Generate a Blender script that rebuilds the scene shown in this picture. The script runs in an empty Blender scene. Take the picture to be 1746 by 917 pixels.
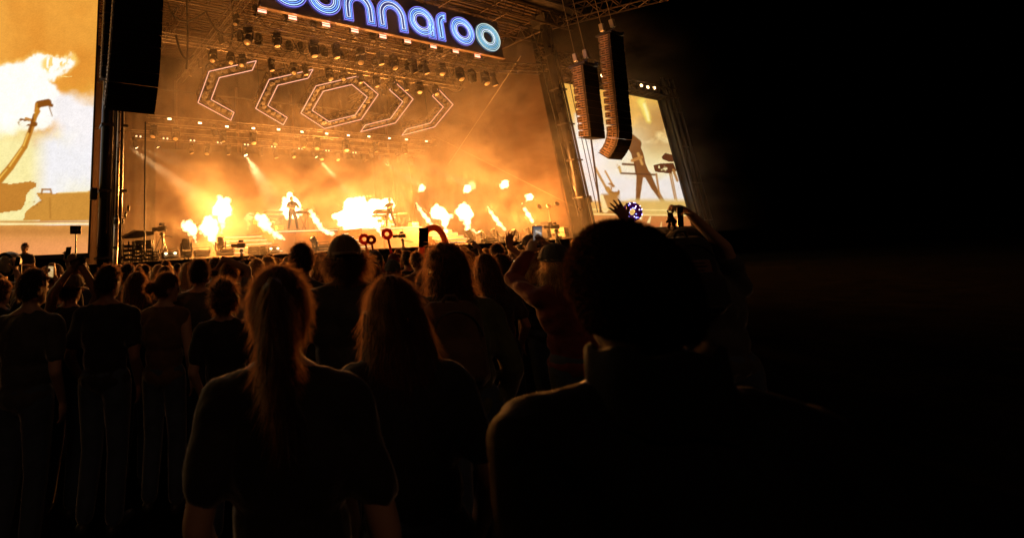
import bpy, bmesh, math, random
import numpy as np
from mathutils import Vector, Matrix, noise as mn

random.seed(7)
SC = bpy.context.scene
COL = SC.collection
PI = math.pi

# ------------------------------------------------------------------ camera
# photograph pixels (the picture sits in the upper left of a 1746 x 917 frame)
F_PX, CX, CY, EYE = 780.0, 450.0, 240.0, 1.75
YAW, PITCH, ROLL = math.radians(26.93), math.radians(13.932), math.radians(3.008)
FW = Vector((math.sin(YAW)*math.cos(PITCH), math.cos(YAW)*math.cos(PITCH), math.sin(PITCH)))
_r0 = Vector((math.cos(YAW), -math.sin(YAW), 0)); _u0 = _r0.cross(FW)
RT = _r0*math.cos(ROLL) - _u0*math.sin(ROLL)
UP = _r0*math.sin(ROLL) + _u0*math.cos(ROLL)
CAMPOS = Vector((0, 0, EYE))
cam_d = bpy.data.cameras.new('camera'); cam = bpy.data.objects.new('camera', cam_d); COL.objects.link(cam)
cam.matrix_world = Matrix(((RT.x, UP.x, -FW.x, 0), (RT.y, UP.y, -FW.y, 0), (RT.z, UP.z, -FW.z, EYE), (0, 0, 0, 1)))
cam_d.sensor_width = 36; cam_d.lens = F_PX/1746*36
cam_d.shift_x = (873-CX)/1746; cam_d.shift_y = (CY-458.5)/1746
cam_d.clip_start = 0.05; cam_d.clip_end = 2000
cam_d.dof.use_dof = True; cam_d.dof.focus_distance = 22; cam_d.dof.aperture_fstop = 2.8
SC.camera = cam

# ------------------------------------------------------------------ night sky, exposure
W = bpy.data.worlds.new('World'); SC.world = W; W.use_nodes = True
_nt = W.node_tree; _nt.nodes.clear()
_sky = _nt.nodes.new('ShaderNodeTexSky'); _sky.sky_type = 'NISHITA'; _sky.sun_disc = False
_sky.sun_elevation = math.radians(-6); _sky.sun_rotation = math.radians(200)
_bg = _nt.nodes.new('ShaderNodeBackground'); _bg.inputs[1].default_value = 0.004
_wo = _nt.nodes.new('ShaderNodeOutputWorld')
_nt.links.new(_sky.outputs[0], _bg.inputs[0]); _nt.links.new(_bg.outputs[0], _wo.inputs[0])
# faint warm fill light added behind the crowd to lift its dark backs
_sd = bpy.data.lights.new('crowd_fill', 'SUN'); _sd.energy = .085; _sd.angle = math.radians(20); _sd.color = (1., .52, .27)
_so = bpy.data.objects.new('crowd_fill', _sd); COL.objects.link(_so)
_so.rotation_euler = Vector((math.sin(math.radians(20))*.8, math.cos(math.radians(20))*.8, -.6)).to_track_quat('-Z', 'Y').to_euler()
SC.view_settings.view_transform = 'Standard'; SC.view_settings.look = 'None'
SC.view_settings.exposure = 0; SC.view_settings.gamma = 1
SC.cycles.use_denoising = True
try: SC.cycles.denoiser = 'OPENIMAGEDENOISE'
except Exception: pass
SC.cycles.max_bounces = 6; SC.cycles.diffuse_bounces = 3; SC.cycles.glossy_bounces = 2
SC.cycles.transmission_bounces = 4; SC.cycles.transparent_max_bounces = 6; SC.cycles.volume_bounces = 1
SC.cycles.caustics_reflective = False; SC.cycles.caustics_refractive = False
SC.cycles.sample_clamp_indirect = 4; SC.cycles.volume_step_rate = 1.0; SC.cycles.volume_max_steps = 32; SC.cycles.adaptive_threshold = .03

# ------------------------------------------------------------------ pixel <-> place
def ray(px, py): return RT*((px-CX)/F_PX) - UP*((py-CY)/F_PX) + FW
def at_y(px, py, Y): d = ray(px, py); return CAMPOS + d*(Y/d.y)
def at_x(px, py, X): d = ray(px, py); return CAMPOS + d*(X/d.x)
def at_d(px, py, D): d = ray(px, py); return CAMPOS + d*D
def proj_np(X, Y, Z):
    z = X*FW.x + Y*FW.y + (Z-EYE)*FW.z
    return CX + F_PX*(X*RT.x + Y*RT.y + (Z-EYE)*RT.z)/z, CY - F_PX*(X*UP.x + Y*UP.y + (Z-EYE)*UP.z)/z
def depth(p): return (Vector(p)-CAMPOS).dot(FW)

# ------------------------------------------------------------------ materials
MATS = {}
def mat(name, col=(.5, .5, .5), rough=.6, metal=0., emit=None, es=0., var=0., vscale=6., bump=0., bscale=40., spec=.4, transl=0., tcol=None, sheen=0.):
    if name in MATS: return MATS[name]
    m = bpy.data.materials.new(name); m.use_nodes = True; nt = m.node_tree
    b = nt.nodes['Principled BSDF']; out = nt.nodes['Material Output']
    b.inputs['Base Color'].default_value = (*col, 1); b.inputs['Roughness'].default_value = rough
    b.inputs['Metallic'].default_value = metal; b.inputs['Specular IOR Level'].default_value = spec
    if sheen: b.inputs['Sheen Weight'].default_value = sheen; b.inputs['Sheen Roughness'].default_value = .35; b.inputs['Sheen Tint'].default_value = (1, .9, .8, 1)
    if emit:
        b.inputs['Emission Color'].default_value = (*emit, 1); b.inputs['Emission Strength'].default_value = es
    if var or bump:
        tc = nt.nodes.new('ShaderNodeTexCoord')
        n = nt.nodes.new('ShaderNodeTexNoise'); n.inputs['Scale'].default_value = vscale; n.inputs['Detail'].default_value = 6
        nt.links.new(tc.outputs['Object'], n.inputs['Vector'])
        if var:
            r = nt.nodes.new('ShaderNodeValToRGB')
            r.color_ramp.elements[0].position = .3; r.color_ramp.elements[1].position = .7
            r.color_ramp.elements[0].color = (*[c*(1-var) for c in col], 1)
            r.color_ramp.elements[1].color = (*[min(1, c*(1+var)) for c in col], 1)
            nt.links.new(n.outputs['Fac'], r.inputs[0]); nt.links.new(r.outputs[0], b.inputs['Base Color'])
            r2 = nt.nodes.new('ShaderNodeMapRange'); r2.inputs[3].default_value = max(0, rough-.15); r2.inputs[4].default_value = min(1, rough+.15)
            nt.links.new(n.outputs['Fac'], r2.inputs[0]); nt.links.new(r2.outputs[0], b.inputs['Roughness'])
        if bump:
            n2 = nt.nodes.new('ShaderNodeTexNoise'); n2.inputs['Scale'].default_value = bscale; n2.inputs['Detail'].default_value = 4
            nt.links.new(tc.outputs['Object'], n2.inputs['Vector'])
            bp = nt.nodes.new('ShaderNodeBump'); bp.inputs['Strength'].default_value = bump; bp.inputs['Distance'].default_value = .02
            nt.links.new(n2.outputs['Fac'], bp.inputs['Height']); nt.links.new(bp.outputs[0], b.inputs['Normal'])
    if transl:
        t = nt.nodes.new('ShaderNodeBsdfTranslucent'); t.inputs[0].default_value = (*(tcol or [min(1, c*1.8) for c in col]), 1)
        mx = nt.nodes.new('ShaderNodeMixShader'); mx.inputs[0].default_value = transl
        nt.links.new(b.outputs[0], mx.inputs[1]); nt.links.new(t.outputs[0], mx.inputs[2]); nt.links.new(mx.outputs[0], out.inputs[0])
    MATS[name] = m
    return m
def glow(name, col, s):
    if name in MATS: return MATS[name]
    m = bpy.data.materials.new(name); m.use_nodes = True; nt = m.node_tree; nt.nodes.clear()
    e = nt.nodes.new('ShaderNodeEmission'); e.inputs[0].default_value = (*col, 1); e.inputs[1].default_value = s
    o = nt.nodes.new('ShaderNodeOutputMaterial'); nt.links.new(e.outputs[0], o.inputs[0])
    MATS[name] = m; return m
def glow_volume(name, col, s):
    m = bpy.data.materials.new(name); m.use_nodes = True; nt = m.node_tree; nt.nodes.clear()
    e = nt.nodes.new('ShaderNodeEmission'); e.inputs[0].default_value = (*col, 1); e.inputs[1].default_value = s
    o = nt.nodes.new('ShaderNodeOutputMaterial'); nt.links.new(e.outputs[0], o.inputs['Volume'])
    MATS[name] = m; return m
def screen_mat(name, s):
    m = bpy.data.materials.new(name); m.use_nodes = True; nt = m.node_tree; nt.nodes.clear()
    a = nt.nodes.new('ShaderNodeVertexColor'); a.layer_name = 'picture'
    e = nt.nodes.new('ShaderNodeEmission'); e.inputs[1].default_value = s
    o = nt.nodes.new('ShaderNodeOutputMaterial'); nt.links.new(a.outputs[0], e.inputs[0]); nt.links.new(e.outputs[0], o.inputs[0])
    return m
def lin(*c): return np.array([((v/255+.055)/1.055)**2.4 if v > 10 else v/255/12.92 for v in c])

BLACK = mat('black_powder_coat', (.018, .017, .016), .5, .0, var=.3)
DARKM = mat('dark_steel', (.05, .045, .04), .45, .6, var=.3)
TRUSSD = mat('weathered_truss_bracing', (.06, .05, .042), .5, .5)
ALU = mat('scuffed_aluminium', (.2, .18, .16), .42, .8, var=.25, vscale=3)
CABLE = mat('black_rubber_cable', (.012, .012, .012), .7)
STEEL = mat('galvanised_steel_wire', (.2, .17, .14), .45, .6)
GLASSD = mat('dark_lens_glass', (.02, .02, .025), .08, 0, spec=.8)

# ------------------------------------------------------------------ mesh builder
class MB:
    def __init__(s): s.v = []; s.f = []
    def add(s, vs, fs):
        o = len(s.v); s.v += [Vector(p) for p in vs]; s.f += [tuple(i+o for i in f) for f in fs]; return s
    def box(s, c, d, rot=None):
        c = Vector(c); hx, hy, hz = d[0]/2, d[1]/2, d[2]/2
        vs = [Vector((x, y, z)) for x in (-hx, hx) for y in (-hy, hy) for z in (-hz, hz)]
        if rot is not None: vs = [rot @ v for v in vs]
        return s.add([c+v for v in vs], [(0, 1, 3, 2), (4, 6, 7, 5), (0, 4, 5, 1), (2, 3, 7, 6), (0, 2, 6, 4), (1, 5, 7, 3)])
    def rbox(s, c, d, b=.02, rot=None):
        # box with chamfered edges: three crossed slabs' hull corners
        hx, hy, hz = d[0]/2, d[1]/2, d[2]/2; b = min(b, hx*.9, hy*.9, hz*.9); bm = bmesh.new()
        for sx in (-1, 1):
            for sy in (-1, 1):
                for sz in (-1, 1):
                    for q in ((hx-b, hy-b, hz), (hx-b, hy, hz-b), (hx, hy-b, hz-b)):
                        bm.verts.new((sx*q[0], sy*q[1], sz*q[2]))
        bmesh.ops.convex_hull(bm, input=bm.verts)
        bm.verts.index_update()
        vs = [v.co.copy() for v in bm.verts]
        if rot is not None: vs = [rot @ v for v in vs]
        s.add([Vector(c)+v for v in vs], [tuple(v.index for v in f.verts) for f in bm.faces]); bm.free(); return s
    def tube(s, pts, r, n=8, closed=False, cap=True, flat=None):
        pts = [Vector(p) for p in pts]; k = len(pts)
        rs = r if isinstance(r, (list, tuple)) else [r]*k
        o = len(s.v); ref = None
        for i, p in enumerate(pts):
            if closed: t = pts[(i+1) % k]-pts[(i-1) % k]
            else: t = pts[min(i+1, k-1)]-pts[max(i-1, 0)]
            t = t.normalized() if t.length > 1e-9 else Vector((0, 0, 1))
            if ref is None:
                ref = Vector((0, 0, 1)) if abs(t.z) < .9 else Vector((1, 0, 0))
            a = ref - t*ref.dot(t)
            if a.length < 1e-6: a = t.orthogonal()
            a.normalize(); b = t.cross(a); ref = a
            for j in range(n):
                th = 2*PI*j/n; s.v.append(p + (a*math.cos(th) + b*math.sin(th)*(flat or 1))*rs[i])
        m = k if closed else k-1
        for i in range(m):
            for j in range(n):
                a0 = o+i*n+j; a1 = o+i*n+(j+1) % n; b0 = o+((i+1) % k)*n+j; b1 = o+((i+1) % k)*n+(j+1) % n
                s.f.append((a0, a1, b1, b0))
        if cap and not closed:
            s.f.append(tuple(o+j for j in reversed(range(n)))); s.f.append(tuple(o+(k-1)*n+j for j in range(n)))
        return s
    def capsule(s, a, b, ra, rb, n=12, flat=None):
        a = Vector(a); b = Vector(b); t = (b-a)
        t = t.normalized() if t.length > 1e-6 else Vector((0, 0, 1))
        pts = []; rs = []
        for q in (-1, -.8, -.45): pts.append(a+t*ra*q); rs.append(max(ra*math.sqrt(1-q*q), ra*.05))
        pts.append(a); rs.append(ra); pts.append(b); rs.append(rb)
        for q in (.45, .8, 1): pts.append(b+t*rb*q); rs.append(max(rb*math.sqrt(1-q*q), rb*.05))
        return s.tube(pts, rs, n, flat=flat)
    def ell(s, c, r, n=14, m=9, rot=None):
        c = Vector(c); o = len(s.v)
        for i in range(1, m):
            ph = PI*i/m
            for j in range(n):
                th = 2*PI*j/n
                v = Vector((r[0]*math.sin(ph)*math.cos(th), r[1]*math.sin(ph)*math.sin(th), r[2]*math.cos(ph)))
                s.v.append(c + (rot @ v if rot is not None else v))
        top = Vector((0, 0, r[2])); top = rot @ top if rot is not None else top
        s.v.append(c+top); s.v.append(c-top); ti = len(s.v)-2; bi = ti+1
        for i in range(m-2):
            for j in range(n):
                s.f.append((o+i*n+j, o+(i+1)*n+j, o+(i+1)*n+(j+1) % n, o+i*n+(j+1) % n))
        for j in range(n):
            s.f.append((ti, o+j, o+(j+1) % n)); s.f.append((bi, o+(m-2)*n+(j+1) % n, o+(m-2)*n+j))
        return s
    def lathe(s, c, prof, n=16, axis=(0, 0, 1)):
        c = Vector(c); ax = Vector(axis).normalized(); a = ax.orthogonal().normalized(); b = ax.cross(a); o = len(s.v); k = len(prof)
        for (r, h) in prof:
            for j in range(n):
                th = 2*PI*j/n; s.v.append(c + ax*h + (a*math.cos(th)+b*math.sin(th))*max(r, 1e-4))
        for i in range(k-1):
            for j in range(n):
                s.f.append((o+i*n+j, o+i*n+(j+1) % n, o+(i+1)*n+(j+1) % n, o+(i+1)*n+j))
        s.f.append(tuple(o+j for j in reversed(range(n)))); s.f.append(tuple(o+(k-1)*n+j for j in range(n)))
        return s
    def prism(s, poly, off):
        # extrude a closed polygon (3D points) along a vector
        off = Vector(off); n = len(poly); a = [Vector(p) for p in poly]; b = [p+off for p in a]
        return s.add(a+b, [tuple(reversed(range(n))), tuple(range(n, 2*n))] + [(i, (i+1) % n, n+(i+1) % n, n+i) for i in range(n)])
    def torus(s, c, R, r, axis=(0, 1, 0), n=28, m=10, flat=1.):
        c = Vector(c); ax = Vector(axis).normalized(); a = ax.orthogonal().normalized(); b = ax.cross(a); o = len(s.v)
        for i in range(n):
            th = 2*PI*i/n; d = a*math.cos(th)+b*math.sin(th)
            for j in range(m):
                ph = 2*PI*j/m; s.v.append(c + d*(R+r*math.cos(ph)) + ax*(r*flat*math.sin(ph)))
        for i in range(n):
            for j in range(m):
                s.f.append((o+i*m+j, o+((i+1) % n)*m+j, o+((i+1) % n)*m+(j+1) % m, o+i*m+(j+1) % m))
        return s
    def mesh(s, name, m=None, smooth=False, origin=(0, 0, 0)):
        o = Vector(origin); me = bpy.data.meshes.new(name)
        me.from_pydata([tuple(v-o) for v in s.v], [], s.f); me.update()
        if m: me.materials.append(m)
        if smooth: me.polygons.foreach_set('use_smooth', [True]*len(me.polygons))
        return me
    def build(s, name, m, parent=None, smooth=False, origin=None):
        o = Vector(parent.location) if parent is not None and origin is None else Vector(origin or (0, 0, 0))
        ob = bpy.data.objects.new(name, s.mesh(name, m, smooth, o)); COL.objects.link(ob)
        if parent is not None: ob.parent = parent
        else: ob.location = o
        if parent is not None and parent.parent is not None: pass
        return ob

def sub(s, name, m, parent, smooth=False):
    """builder -> sub-part: local coordinates of the part (parts sit at their thing's origin)"""
    root = parent.parent or parent
    ob = bpy.data.objects.new(name, s.mesh(name, m, smooth, root.location)); COL.objects.link(ob); ob.parent = parent
    return ob
def tag(o, label, cat, group=None, kind=None):
    if label: o['label'] = label
    if cat: o['category'] = cat
    if group: o['group'] = group
    if kind: o['kind'] = kind
    return o
def thing(name, label, cat, loc=(0, 0, 0), group=None, rz=0):
    o = bpy.data.objects.new(name, None); COL.objects.link(o); o.location = loc; o.rotation_euler = (0, 0, rz)
    o.empty_display_size = .1
    return tag(o, label, cat, group)
def copy_tree(o, parent=None):
    c = o.copy(); COL.objects.link(c); c.parent = parent
    for ch in o.children: copy_tree(ch, c)
    return c
ORD = ['first', 'second', 'third', 'fourth', 'fifth', 'sixth', 'seventh', 'eighth', 'ninth', 'tenth', 'eleventh', 'twelfth', 'thirteenth',
       'fourteenth', 'fifteenth', 'sixteenth', 'seventeenth', 'eighteenth', 'nineteenth', 'twentieth', 'twenty-first', 'twenty-second',
       'twenty-third', 'twenty-fourth', 'twenty-fifth', 'twenty-sixth', 'twenty-seventh', 'twenty-eighth', 'twenty-ninth', 'thirtieth',
       'thirty-first', 'thirty-second', 'thirty-third', 'thirty-fourth', 'thirty-fifth', 'thirty-sixth', 'thirty-seventh', 'thirty-eighth',
       'thirty-ninth', 'fortieth', 'forty-first', 'forty-second', 'forty-third', 'forty-fourth', 'forty-fifth', 'forty-sixth', 'forty-seventh',
       'forty-eighth', 'forty-ninth', 'fiftieth', 'fifty-first', 'fifty-second', 'fifty-third', 'fifty-fourth', 'fifty-fifth', 'fifty-sixth']
TMP = bpy.data.scenes.new('scratch')
def remesh(mb, voxel, name, m, smooth_it=3):
    """union of overlapping shapes as one continuous skin"""
    me = mb.mesh(name); ob = bpy.data.objects.new('tmp', me); TMP.collection.objects.link(ob)
    r = ob.modifiers.new('r', 'REMESH'); r.mode = 'VOXEL'; r.voxel_size = voxel
    if smooth_it:
        sm = ob.modifiers.new('s', 'SMOOTH'); sm.iterations = smooth_it; sm.factor = .5
    TMP.view_layers[0].update(); dg = TMP.view_layers[0].depsgraph
    out = bpy.data.meshes.new_from_object(ob.evaluated_get(dg)); out.name = name
    bpy.data.objects.remove(ob); bpy.data.meshes.remove(me)
    out.materials.clear()
    if m: out.materials.append(m)
    out.polygons.foreach_set('use_smooth', [True]*len(out.polygons))
    return out
def link(name, me, parent=None):
    ob = bpy.data.objects.new(name, me); COL.objects.link(ob)
    if parent is not None: ob.parent = parent
    return ob
def lamp_point(name, loc, col, w, r, parent=None):
    l = bpy.data.lights.new(name, 'POINT'); l.energy = w; l.color = col; l.shadow_soft_size = r
    o = bpy.data.objects.new(name, l); COL.objects.link(o); o.location = loc
    if parent is not None: o.parent = parent; o.location = Vector(loc)-Vector(parent.location)
    return o
def lamp_spot(name, loc, target, col, w, ang, parent=None, r=.08):
    l = bpy.data.lights.new(name, 'SPOT'); l.energy = w; l.color = col; l.spot_size = math.radians(ang); l.spot_blend = .8; l.shadow_soft_size = r
    o = bpy.data.objects.new(name, l); COL.objects.link(o)
    o.rotation_euler = (Vector(target)-Vector(loc)).to_track_quat('-Z', 'Y').to_euler()
    o.location = loc
    if parent is not None: o.parent = parent; o.location = Vector(loc)-Vector(parent.location)
    return o
# =================================================================== SETTING
DECK = 1.72; MIDX = 16.67; YF = 17.0; YB = 32.0; ROOFZ = 16.75
XL, XR = 2.43, 30.9
g = MB(); N = 60
grid = [-600, -300, -120, -60, -30, -15, -8, -4, 0, 4, 8, 12, 16, 20, 25, 30, 40, 60, 120, 300, 600]
vs = []; fs = []
for j, y in enumerate(grid):
    for i, x in enumerate(grid):
        vs.append((x, y, .03*mn.noise(Vector((x*.3, y*.3, 0))) if abs(x) < 100 and abs(y) < 100 else 0))
n = len(grid)
for j in range(n-1):
    for i in range(n-1): fs.append((j*n+i, j*n+i+1, (j+1)*n+i+1, (j+1)*n+i))
g.add(vs, fs)
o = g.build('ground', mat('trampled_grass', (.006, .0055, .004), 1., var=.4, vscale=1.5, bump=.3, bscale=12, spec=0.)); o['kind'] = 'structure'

# stage platform: plywood deck boards on a black skirted base
stage = MB().box((MIDX, (YF+YB+1)/2, (DECK-.05)/2), (32.0, YB+1-YF, DECK-.05)).build('stage_platform', mat('black_stage_skirt', (.02, .019, .018), .85, var=.3, bump=.3), origin=(MIDX, 24, 0))
stage['kind'] = 'structure'
dk = mat('black_stage_plywood', (.035, .03, .026), .5, var=.4, vscale=2, bump=.15)
bd = MB().box((0, 0, 0), (2.38, 1.18, .05)).mesh('deck_board', dk)
for i in range(13):
    for j in range(13):
        b = link('deck_board', bd, stage); b.location = (-14.4+2.4*i, -6.6+1.2*j, DECK-.025+.002*((i*7+j*3) % 3))
for i in range(14):
    p = MB().box((0, 0, 0), (2.2, .03, DECK-.12)).mesh('skirt_panel', mat('black_stage_skirt'))
    q = link('skirt_panel', p, stage); q.location = (-14.8+2.28*i, YF-24-.02, (DECK-.12)/2)

# back wall and side wall drapes of the stage house
def drape(name, p0, p1, z0, z1, label, amp, wl, m, zn=3):
    p0 = Vector((p0[0], p0[1], 0)); p1 = Vector((p1[0], p1[1], 0)); L = (p1-p0).length; t = (p1-p0)/L; nn = Vector((-t.y, t.x, 0))
    k = max(8, int(L/wl*8)); vs = []; fs = []
    for j in range(zn+1):
        z = z0+(z1-z0)*j/zn
        for i in range(k+1):
            u = L*i/k; a = amp*(math.sin(2*PI*u/wl) + .5*math.sin(2*PI*u/(wl*2.7)+1.3))*(1-.25*j/zn)
            p = p0+t*u+nn*a; vs.append((p.x, p.y, z))
    for j in range(zn):
        for i in range(k): fs.append((j*(k+1)+i, j*(k+1)+i+1, (j+1)*(k+1)+i+1, (j+1)*(k+1)+i))
    th = thing(name, label, 'drape', ((p0.x+p1.x)/2, (p0.y+p1.y)/2, z0))
    ob = MB().add(vs, fs).build('cloth', m, th, smooth=True)
    s = ob.modifiers.new('thick', 'SOLIDIFY'); s.thickness = .02
    return th
CLOTH = mat('brown_stage_cloth', (.034, .018, .0095), .9, var=.25, vscale=.5, bump=.2, bscale=30)
CLOTH2 = mat('grey_backdrop_cloth', (.034, .018, .01), .9, var=.2, vscale=.4)
bw = drape('back_drape', (XL-1, YB), (XR+2, YB), DECK, ROOFZ, 'tall brown cloth wall closing the back of the stage house', .05, .7, CLOTH)
for px in (300, 404, 497, 581, 655, 720):
    q = at_y(px, 190, YB-.25)
    MB().tube([(q.x, YB-.25, DECK), (q.x, YB-.25, 14.8)], .11, 8).build('post', mat('brown_pipe', (.1, .06, .036), .5, .2, var=.2), bw, smooth=True)
MB().tube([(XL, YB-.4, 13.9), (XR, YB-.4, 13.9)], .06, 6).build('rail', DARKM, bw)
MB().tube([(XL, YB-.4, 10.6), (XR, YB-.4, 10.6)], .05, 6).build('rail', DARKM, bw)
drape('side_drape', (XR+.6, YB), (XR+.6, YF+1.4), DECK, ROOFZ, 'tall brown cloth wall on the right side of the stage', .04, 1.1, CLOTH)
drape('side_drape', (XL-.6, YF+1.4), (XL-.6, YB), DECK, ROOFZ, 'tall brown cloth wall behind the left mast and speakers', .04, 1.1, CLOTH)
drape('backdrop', (7.2, YB-1), (26.2, YB-1), DECK, 9.3, 'wide pale backdrop hung behind the performers below the rear trusses', .012, 1.6, CLOTH2)

# roof: ribbed underside, lattice girders
rf = thing('stage_roof', 'dark ribbed roof with lattice girders over the stage', 'roof', (MIDX, 24.5, ROOFZ))
roofm = mat('ribbed_roof_sheet', (.042, .025, .015), .6, .2, var=.3, vscale=.8)
MB().box((MIDX, 24.5, ROOFZ+.35), (XR-XL+5, 17.5, .12)).build('roof_sheet', mat('roof_skin', (.06, .05, .04), .7, var=.2), rf)
ribs = MB()
for k in range(56): ribs.box((MIDX, 16.4+.295*k, ROOFZ+.23), (XR-XL+4.6, .15, .12))
ribs.build('roof_rib', roofm, rf)['kind'] = 'stuff'
def lattice(mb, p0, p1, h, w=0, r=.05, step=1.2, rr=.03):
    p0 = Vector(p0); p1 = Vector(p1); L = (p1-p0).length; t = (p1-p0)/L; k = max(2, int(round(L/step)))
    up = Vector((0, 0, 1)); sd = t.cross(up).normalized()
    mb.tube([p0, p1], r, 6); mb.tube([p0-up*h, p1-up*h], r, 6)
    for i in range(k):
        a = p0+t*L*i/k; b = p0+t*L*(i+1)/k
        mb.tube([a, (a+b)/2-up*h], rr, 4, cap=False); mb.tube([(a+b)/2-up*h, b], rr, 4, cap=False)
for X in (XL, 7.2, 12, MIDX, 21.4, 26.2, XR):
    m_ = MB(); lattice(m_, (X, 16.2, ROOFZ+.1), (X, YB, ROOFZ+.1), 1.0); m_.build('girder', mat('brown_painted_steel', (.055, .036, .025), .5, .4, var=.3), rf)
for Y in (16.3, 18.5, 22.5, 27.5):
    m_ = MB(); lattice(m_, (XL-2, Y, ROOFZ+.06), (XR+2, Y, ROOFZ+.06), 1.05, r=.06); m_.build('girder', mat('brown_painted_steel'), rf)

# masts
def mast(X, label, box_side):
    t = thing('stage_mast', label, 'mast', (X, YF, 0), 'roof masts')
    mm = mat('black_mast_steel', (.03, .028, .03), .3, .7, var=.35, vscale=1.2)
    for dx, dy, r in ((-.2, -.05, .24), (.2, .05, .2)):
        MB().tube([(X+dx, YF+dy, 0), (X+dx, YF+dy, ROOFZ)], r, 20).build('leg', mm, t, smooth=True)
    for z in (1.9, 4.2, 6.6, 9., 11.4, 13.8): MB().box((X, YF, z), (.95, .62, .09)).build('clamp_band', DARKM, t)
    MB().tube([(X+.02, YF-.35, 0.2), (X+.05, YF-.33, 7), (X+.1, YF-.3, ROOFZ-.2)], .05, 8).build('cable', CABLE, t)
    MB().tube([(X+.3, YF-.28, 0.2), (X+.28, YF-.26, 7), (X+.22, YF-.3, ROOFZ-.2)], .035, 8).build('cable', CABLE, t)
    MB().tube([(X-.05, YF-.42, 0.2), (X-.02, YF-.4, 8), (X-.0, YF-.36, ROOFZ-.2)], .028, 8).build('cable', CABLE, t)
    MB().rbox((X+box_side*.62, YF-.1, 4.1), (.24, .2, .42), .03).build('junction_box', BLACK, t)
    MB().box((X, YF, ROOFZ-.35), (1.25, 1.0, .7)).build('head_block', DARKM, t)
    return t
mast(XL, 'black steel mast between the left video screen and the stage', -1)
mast(XR, 'leaning-looking steel mast between the stage and the right video screen', 1)
# pale strut beside the left mast, guy wires
s = at_y(196, 440, 16.2); s2 = at_y(205, 200, 16.2)
p = thing('pipe_strut', 'bare metal pipe standing in front of the left black mast', 'pipe', (s.x, s.y, 0))
MB().tube([(s.x, s.y, 0), (s.x+.01, s.y, 3.2)], .085, 12).build('outer_tube', mat('brass_toned_steel', (.5, .42, .33), .3, .8, var=.2), p, smooth=True)
MB().tube([(s.x+.01, s.y, 3.2), (s.x+.02, s.y, 7.5)], .06, 12).build('inner_tube', mat('brass_toned_steel'), p, smooth=True)
MB().lathe((s.x+.01, s.y, 3.0), [(.1, 0), (.1, .08), (.06, .3)], 12).build('collar', DARKM, p)
MB().lathe((s.x, s.y, 2.2), [(.1, 0), (.1, .06)], 12).build('collar', DARKM, p)
def wire(a, b, label, r=.02, m=STEEL, sag=0, name='guy_wire'):
    a = Vector(a); b = Vector(b); pts = [a.lerp(b, i/10) - Vector((0, 0, sag*4*(i/10)*(1-i/10))) for i in range(11)]
    tag(MB().tube(pts, r, 6).build(name, m, origin=tuple(a if a.z < b.z else b)), label, 'wire')
wire(at_y(888, 96, 17.4), at_y(765, 280, 27), 'bright steel wire slanting down from the roof corner into the smoke', .016)
wire(at_y(742, 233, 25), at_y(988, 357, 17.3), 'thin steel wire running from the rear truss down to the right mast', .011)
wire(at_y(874, 196, 22), at_y(886, 310, 22), 'faint vertical wire hanging in the smoke right of the trusses', .03)
wire(at_y(248, 208, 16.5), at_y(246, 440, 16.5), 'black vertical cable hanging right of the left mast', .03, CABLE)
wire(at_y(911, 58, 16.7), at_y(987, 370, 16.7), 'black cable running down the stage side of the right mast', .035, CABLE)
wire(at_y(942, 240, 19.5), at_y(975, 390, 19.5), 'pale pipe standing in the wings left of the right mast', .07, mat('brown_pipe'))
for k, (xa, xb) in enumerate(((971, 1019), (977, 1026))):
    wire(at_y(xa, 140, 16.2), at_y(xb, 362, 16.2), ('left', 'right')[k]+' thin black cable crossing the edge of the right video screen', .022, CABLE)
q0, q1 = at_y(990, 100, 16), at_y(1024, 362, 16)
wire(q0, q1, 'thick black cable hanging below the smaller right speaker array', .05, CABLE)
# right roof outrigger carrying the speaker arrays
def truss(name, p0, p1, size, label, cat='truss', group=None, m=ALU, step=.9, r=.028, rr=.016):
    p0 = Vector(p0); p1 = Vector(p1); L = (p1-p0).length; t = (p1-p0)/L
    up = Vector((0, 0, 1)); sd = t.cross(up).normalized(); h = size/2
    th = thing(name, label, cat, tuple(p0), group)
    cs = [sd*h+up*h, sd*h-up*h, -sd*h-up*h, -sd*h+up*h]
    for c in cs: MB().tube([p0+c, p1+c], r, 6).build('chord', m, th)
    k = max(2, int(round(L/step)))
    for a, b in ((0, 1), (1, 2), (2, 3), (3, 0)):
        mb = MB()
        for i in range(k):
            A = p0+t*L*i/k; B = p0+t*L*(i+1)/k
            mb.tube([A+cs[a], A.lerp(B, .5)+cs[b]], rr, 4, cap=False); mb.tube([A.lerp(B, .5)+cs[b], B+cs[a]], rr, 4, cap=False)
        mb.build('lacing', TRUSSD if m == ALU else m, th)
    return th
oz = ROOFZ
BRST = mat('brown_painted_steel')
truss('outrigger_truss', (31.8, 17, oz), (35.2, 11.5, oz), 1.0, 'brown lattice truss reaching forward from the right roof corner', r=.06, rr=.04, step=1.1, m=BRST)
truss('outrigger_truss', (1.5, 17, oz+.2), (-1.9, 11.5, oz+.2), 1.0, 'brown lattice truss reaching forward from the left roof corner', r=.06, rr=.04, step=1.1, m=BRST)
truss('header_truss', (31.5, 17.4, 12.9), (47.8, 17.4, 13.1), .8, 'brown lattice truss above the right video screen', r=.05, rr=.03, step=.9, m=BRST)
truss('side_truss', (25.3, 17.3, 12.35), (30.2, 17.3, 12.9), .5, 'short truss from the sign corner to the right mast', r=.035, rr=.02)
truss('wing_truss', (31.6, 18.4, 14.8), (39.5, 18.4, 14.8), .7, 'dim brown truss high behind the right mast', r=.05, rr=.03, step=.9, m=BRST)

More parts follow.
